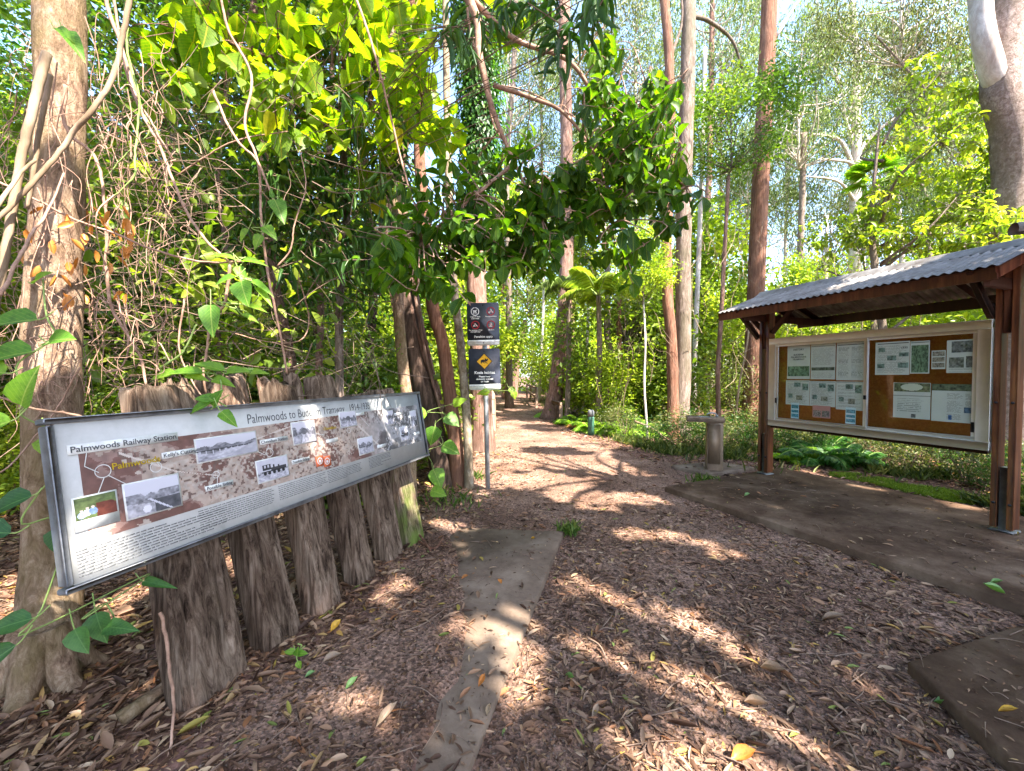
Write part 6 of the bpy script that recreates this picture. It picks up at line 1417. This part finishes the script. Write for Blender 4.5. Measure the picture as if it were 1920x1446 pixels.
# broad near leaves on the vines (each leaf big in the picture)
def nearleaf(lst,label,mat,tm=THEART,name='leafy_vine'):
    w=[]; 
    for (px,py,d,az,el,L,W) in lst: w.append(P(px,py,d))
    org=w[0]; o=empty(name,org,label,'vine')
    A=[];N_=[];Ls=[];Ws=[]
    for (px,py,d,ang,el,L,W) in lst:
        a=math.radians(ang); A.append([math.cos(a),-.25,math.sin(a)]); N_.append([0.1+el,-.75,.65]);Ls.append(L);Ws.append(W)
    for j in range(len(lst)):
        lf=leaves(tm,(w[j]-org)[None],np.array(A[j:j+1]),np.array(N_[j:j+1]),np.array(Ls[j:j+1]),np.array(Ws[j:j+1]),np.array([.35+.6*j/len(lst)]))
        mkleaves('leaf_blade',[lf],M[mat],o,smooth=True)
    m=LB(org)
    for q,A_ in zip(w,A): 
        a=unit(np.array(A_)); m.tube(smoothpath([q-a*.05+Z*.03,q-a*.02+Z*.005,q],4),.0022,5)
    order=np.argsort([-q[2] for q in w]); ws=[w[i]+np.array([0,.03,.02]) for i in order]
    if len(ws)>1: m.tube(smoothpath(ws,5),.003,5)
    m.build('stem',M['vine_green'],o,True)
nearleaf([(395,572,1.95,-80,.1,.16,.09),(452,528,1.95,-70,-.2,.13,.10),(440,520,1.95,200,0,.10,.05),(470,528,2.0,-25,.3,.15,.04),(445,500,2,-55,0,.12,.05),(455,490,2,-5,0,.14,.035),(440,487,2,165,.2,.12,.03),(465,575,2,-10,0,.11,.03),(455,590,2,-20,0,.10,.03),(480,540,2,-40,.5,.14,.04)],'bunch of glossy lime heart-shaped leaves hanging below the vine knot','leaf_vine')
nearleaf([(400,762,1.75,60,0,.09,.07),(395,755,1.75,205,.1,.10,.05),(405,750,1.75,170,.4,.09,.05),(415,772,1.7,-35,.0,.10,.05),(380,700,1.9,175,.2,.16,.05),(420,695,1.9,160,0,.14,.05),(425,700,1.9,10,0,.14,.05),(400,712,1.9,-10,.1,.12,.05),(330,700,1.9,190,.2,.12,.05),(470,700,1.95,5,.2,.10,.04),(350,705,1.9,-5,.1,.12,.05)],'lime leaves lying over the top edge of the panel','leaf_vine')
nearleaf([(515,375,2.5,-60,.2,.17,.10),(512,372,2.5,100,0,.06,.03),(495,425,2.4,-40,0,.12,.07),(490,440,2.4,-110,.3,.1,.06),(465,430,2.4,-120,0,.09,.05)],'drooping bright leaf pair on the thick vine above the panel','leaf_vine')
nearleaf([(70,600,1.5,185,.1,.20,.09),(60,660,1.45,190,0,.20,.10),(90,640,1.5,10,0,.12,.09),(40,760,1.4,60,.3,.16,.10),(20,790,1.4,200,.1,.15,.09),(65,530,1.7,30,0,.10,.06),(10,700,1.4,170,0,.15,.09),(85,820,1.5,-60,.1,.09,.07)],'large pale green leaves at the far left edge beside the panel','leaf_vine')
nearleaf([(60,930,1.35,200,0,.16,.08),(20,1000,1.3,170,.2,.18,.08),(110,990,1.4,-80,0,.1,.07),(30,1210,1.25,215,.2,.22,.08),(60,1160,1.3,190,0,.14,.07),(200,1175,1.5,5,.4,.14,.06),(180,1150,1.5,-60,.1,.12,.08),(270,1090,1.7,0,.3,.16,.04),(140,1180,1.4,-50,0,.10,.07)],'dark green leaves low across the foot of the tan trunk','leaf_low')
nearleaf([(835,780,5.0,-30,0,.22,.2),(815,800,5.0,-100,.2,.24,.2),(830,835,4.9,-20,0,.24,.2),(800,850,4.8,180,0,.2,.16),(812,880,4.8,-60,.3,.26,.22),(800,775,5,190,0,.22,.18),(808,920,4.7,-10,.1,.2,.16),(850,760,5.1,30,.1,.2,.14)],'green vine leaves climbing the dark strangled trunk beside the panel end','leaf_vine')
nearleaf([(918,735,5.3,185,0,.18,.10),(955,728,5.3,-40,.1,.14,.12),(962,735,5.2,-70,0,.10,.1),(900,737,5.3,-10,0,.12,.08)],'small leafy twig poking out under the koala sign','leaf_yellow')
nearleaf([(120,60,1.9,-45,.4,.2,.07),(105,55,1.9,-30,.0,.14,.05)],'pale upturned leaf hanging high before the tan trunk','leaf_vine')
nearleaf([(557,1230,1.95,80,0,.05,.035),(560,1225,1.95,10,.1,.05,.03),(552,1222,1.95,170,0,.05,.03),(558,1240,1.95,-60,0,.04,.03)],'tiny green seedling at the foot of the split sleeper','leaf_vine',name='seedling')
# bare twig tangle (hundreds of wiry stems, one mass)
m=MB(); rr=np.random.default_rng(77)
for i in range(1100):
    px=rr.uniform(-40,720) if rr.random()<.8 else rr.uniform(100,420); py=rr.uniform(120,760); d=rr.uniform(2.4,6.5); c=P(px,py,d)
    if c[2]<.1: continue
    L=rr.uniform(.2,1.1); dr=unit(np.array([rr.normal(0,1),rr.normal(0,.6),rr.normal(0,.9)])); q=[c-dr*L/2,c-dr*L*.15+rr.normal(0,.05,3)*L,c+dr*L*.2+rr.normal(0,.05,3)*L,c+dr*L/2+rr.normal(0,.06,3)*L]
    m.tube(smoothpath(q,4),np.linspace(rr.uniform(.0015,.0045),.001,13),4,False)
tag(m.build('twig_tangle',M['twig']),'tangle of wiry bare twigs and dead creepers above the panel','twigs',kind='stuff')
m=MB()
for i in range(1300):
    px=rr.uniform(1000,1920); d=rr.uniform(7.5,26); py=rr.uniform(430,800); c=P(px,py,d)
    if c[2]<.1 or clear(c[0],c[1]): continue
    if d<9 and px<1500: continue
    L=rr.uniform(.4,1.8); dr=unit(np.array([rr.normal(0,.35),rr.normal(0,.3),1.])); q=[c-dr*L/2,c-dr*L*.1+rr.normal(0,.06,3)*L,c+dr*L*.25+rr.normal(0,.06,3)*L,c+dr*L/2+rr.normal(0,.08,3)*L]
    m.tube(smoothpath(q,4),np.linspace(rr.uniform(.003,.010),.002,13),4,False)
tag(m.build('thicket_twigs',M['cane']),'thin pale bare stems all through the sunny thicket right of the path','twigs',kind='stuff')
m=MB()
for i in range(190):
    px=rr.uniform(10,340); py=rr.uniform(120,800); d=rr.uniform(1.85,2.7); c=P(px,py,d); a=rr.uniform(0,6.28); R0=rr.uniform(.04,.16); q=[]
    for k in range(7): t=k/6; q.append(c+np.array([math.cos(a+t*rr.uniform(1,4))*R0,rr.normal(0,.02),math.sin(a+t*2.6)*R0-(t-.5)*rr.uniform(.1,.6)]))
    m.tube(smoothpath(q,4),np.linspace(rr.uniform(.0015,.004),.001,25),4,False)
tag(m.build('creeper_tangle',M['vine'],None,True),'curling dry creeper stems looped round the tan trunk at the left','creeper',kind='stuff')
# dead brown leaves caught on the trunk vines
m=[]; pz_=[];
for i in range(60):
    px=rr.uniform(40,260);py=rr.uniform(380,560); pz_.append(P(px,py,rr.uniform(1.9,2.4)))
n=len(pz_); c0=np.array(pz_); tag(mkleaves('caught_dead_leaves',[leaves(TCURL,c0,np.stack([rr.normal(0,.5,n),rr.normal(0,.5,n),-np.ones(n)],1),rr.normal(size=(n,3)),.07,.03)],M['orange_leaf']),'dead orange leaves caught in the creepers on the tan trunk','leaves',kind='stuff')
# near-left understory leaf mass behind panel (mid-size leaves)
def mass(label,cat,name,n,fpx,fpy,fd,L,W,mat,seed,thr=.45,sc_=2.2,base=None):
    rr=np.random.default_rng(seed); px=fpx(rr,n);py=fpy(rr,n);d=fd(rr,n)
    pos=np.array([P(a,b_,c) for a,b_,c in zip(px,py,d)]); k=(pos[:,2]>.05)&(fbm(pos[:,0]*sc_,pos[:,1]*sc_,pos[:,2]*sc_,seed,3)>thr); pos=pos[k]; N=len(pos)
    cl=fbm(pos[:,0]*3,pos[:,1]*3,pos[:,2]*3,seed+1,2)
    ax=np.stack([rr.normal(0,1,N),rr.normal(0,1,N),rr.normal(-.4,.5,N)],1); nr=rr.normal(size=(N,3))*.5+Z; Ls=L*(.5+rr.random(N))
    o=mkleaves(name,[leaves(TOVAL if n<9000 else TD,pos,ax,nr,Ls,Ls*W,np.clip(cl*.9+.3*(rr.random(N)-.4),0,1))],M[mat]); tag(o,label,cat,kind='stuff')
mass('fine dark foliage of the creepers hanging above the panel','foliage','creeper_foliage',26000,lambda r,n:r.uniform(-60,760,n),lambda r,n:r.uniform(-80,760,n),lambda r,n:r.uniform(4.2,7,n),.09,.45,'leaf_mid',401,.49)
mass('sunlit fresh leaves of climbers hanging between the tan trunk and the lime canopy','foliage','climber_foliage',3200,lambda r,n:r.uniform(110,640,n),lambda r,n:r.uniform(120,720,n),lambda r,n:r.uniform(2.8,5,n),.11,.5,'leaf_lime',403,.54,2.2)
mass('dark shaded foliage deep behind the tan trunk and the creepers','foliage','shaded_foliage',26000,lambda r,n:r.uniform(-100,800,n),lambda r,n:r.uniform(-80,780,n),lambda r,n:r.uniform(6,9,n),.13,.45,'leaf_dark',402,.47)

# ================================================================== unseen shade trees added behind the camera, crowns shaped and holed to dapple the clearing
def shadetree(x,y,label,boxes,seed,n,L=.16):
    rr=np.random.default_rng(seed); o=empty('unseen_shade_tree',(x,y,0),label,'tree','unseen shade trees added behind the viewer'); org=np.array([x,y,0.])
    x0,x1,y0,y1,z0,z1=boxes; top=np.array([(x0+x1)/2,(y0+y1)/2,z0+.2])
    V,F_=tube(smoothpath([org-Z*.1,org*.6+top*.4*np.array([1,1,0])+Z*z0*.5,top],7),np.linspace(.28,.14,15),14,True,.1,5,1); mk('trunk',V-org,F_,M['bark_grey'],o,smooth=True)
    Pz=np.stack([rr.uniform(x0,x1,n),rr.uniform(y0,y1,n),rr.uniform(z0,z1,n)],1)
    g=Pz-(Pz[:,2:3]/SUN[2])*SUN   # where its shadow lands
    dn=fbm(g[:,0]*1.1,g[:,1]*1.1,0,88,4)
    far=np.clip((g[:,1]-4.6)/1.5,0,1)         # broken cover over the path beyond the slabs
    thr=.27+far*.25+.33*np.clip((-1.9-g[:,0])/.8,0,1)
    k=(dn>thr)&~in_hole(Pz); Pz=Pz[k]; N=len(Pz)
    ax=np.stack([rr.normal(0,1,N),rr.normal(0,1,N),rr.normal(-.3,.3,N)],1); nr=unit(SUN+rr.normal(0,.45,(N,3))); Ls=L*(.6+.8*rr.random(N))
    mkleaves('crown',[leaves(TD,Pz-org,ax,nr,Ls,Ls*.5)],M['leaf_dark'],o)
    m=LB(org)
    for i in range(24):
        e=np.array([rr.uniform(x0,x1),rr.uniform(y0,y1),rr.uniform(z0,z1)])
        if in_hole(e[None])[0]: continue
        m.tube(smoothpath([top-Z*rr.uniform(0,1.5),(top+e)/2+Z*.2,e],4),np.linspace(.06,.015,9),5,False)
    m.build('limb',M['bark_grey'],o,True)
for i,(bx_,pos) in enumerate([((-5.2,-1.2,-3.6,3.6,7.4,8.8),(-3.5,-4)),((-1.2,2.8,-5,-.4,7.2,8.8),(1,-6)),((2.8,7.5,-5,-.4,7.2,8.8),(5,-5)),((-1.2,3.2,-.4,4.2,7.2,8.8),(-2.6,-2.5)),((3.2,7.2,-.4,4.2,7.2,8.8),(7.5,-1.5)),((7.2,11,-3,3.5,7.2,8.8),(10,-2))]):
    shadetree(pos[0],pos[1],'unseen tall leafy tree added behind the viewer, crown shaped to shade the clearing',bx_,500+i,26000)

# ================================================================== light, sky, camera
w=bpy.data.worlds.new('World'); sc.world=w; w.use_nodes=True; nt=w.node_tree; nt.nodes.clear()
sky=nt.nodes.new('ShaderNodeTexSky'); sky.sky_type='NISHITA'; sky.sun_disc=False
el=math.asin(SUN[2]); sky.sun_elevation=el; sky.sun_rotation=math.atan2(SUN[0],SUN[1]); sky.air_density=1.0; sky.dust_density=1.5; sky.ozone_density=1.8
bg=nt.nodes.new('ShaderNodeBackground'); bg.inputs[1].default_value=.15; ou=nt.nodes.new('ShaderNodeOutputWorld')
nt.links.new(sky.outputs[0],bg.inputs[0]); nt.links.new(bg.outputs[0],ou.inputs[0])
sl_=bpy.data.lights.new('sun','SUN'); sl_.energy=5.0; sl_.angle=math.radians(.53); sl_.color=(1,.93,.82); so=bpy.data.objects.new('sun',sl_); COL.objects.link(so)
so.rotation_euler=Vector(SUN).to_track_quat('Z','Y').to_euler(); so.location=(20,-18,30)
cam=bpy.data.cameras.new('camera'); cam.sensor_width=36; cam.lens=F/1920*36; cam.clip_start=.05; cam.clip_end=2000
co=bpy.data.objects.new('camera',cam); COL.objects.link(co); co.location=(0,0,CAMZ); co.rotation_euler=(PI/2-TH,0,0); sc.camera=co
sc.view_settings.view_transform='Standard'; sc.view_settings.look='None'; sc.view_settings.exposure=2.6; sc.view_settings.gamma=1
cy=sc.cycles; cy.max_bounces=6; cy.diffuse_bounces=4; cy.glossy_bounces=2; cy.transmission_bounces=3; cy.transparent_max_bounces=6; cy.caustics_reflective=False; cy.caustics_refractive=False
cy.use_denoising=True; cy.sample_clamp_indirect=6; cy.use_adaptive_sampling=True; cy.adaptive_threshold=.015
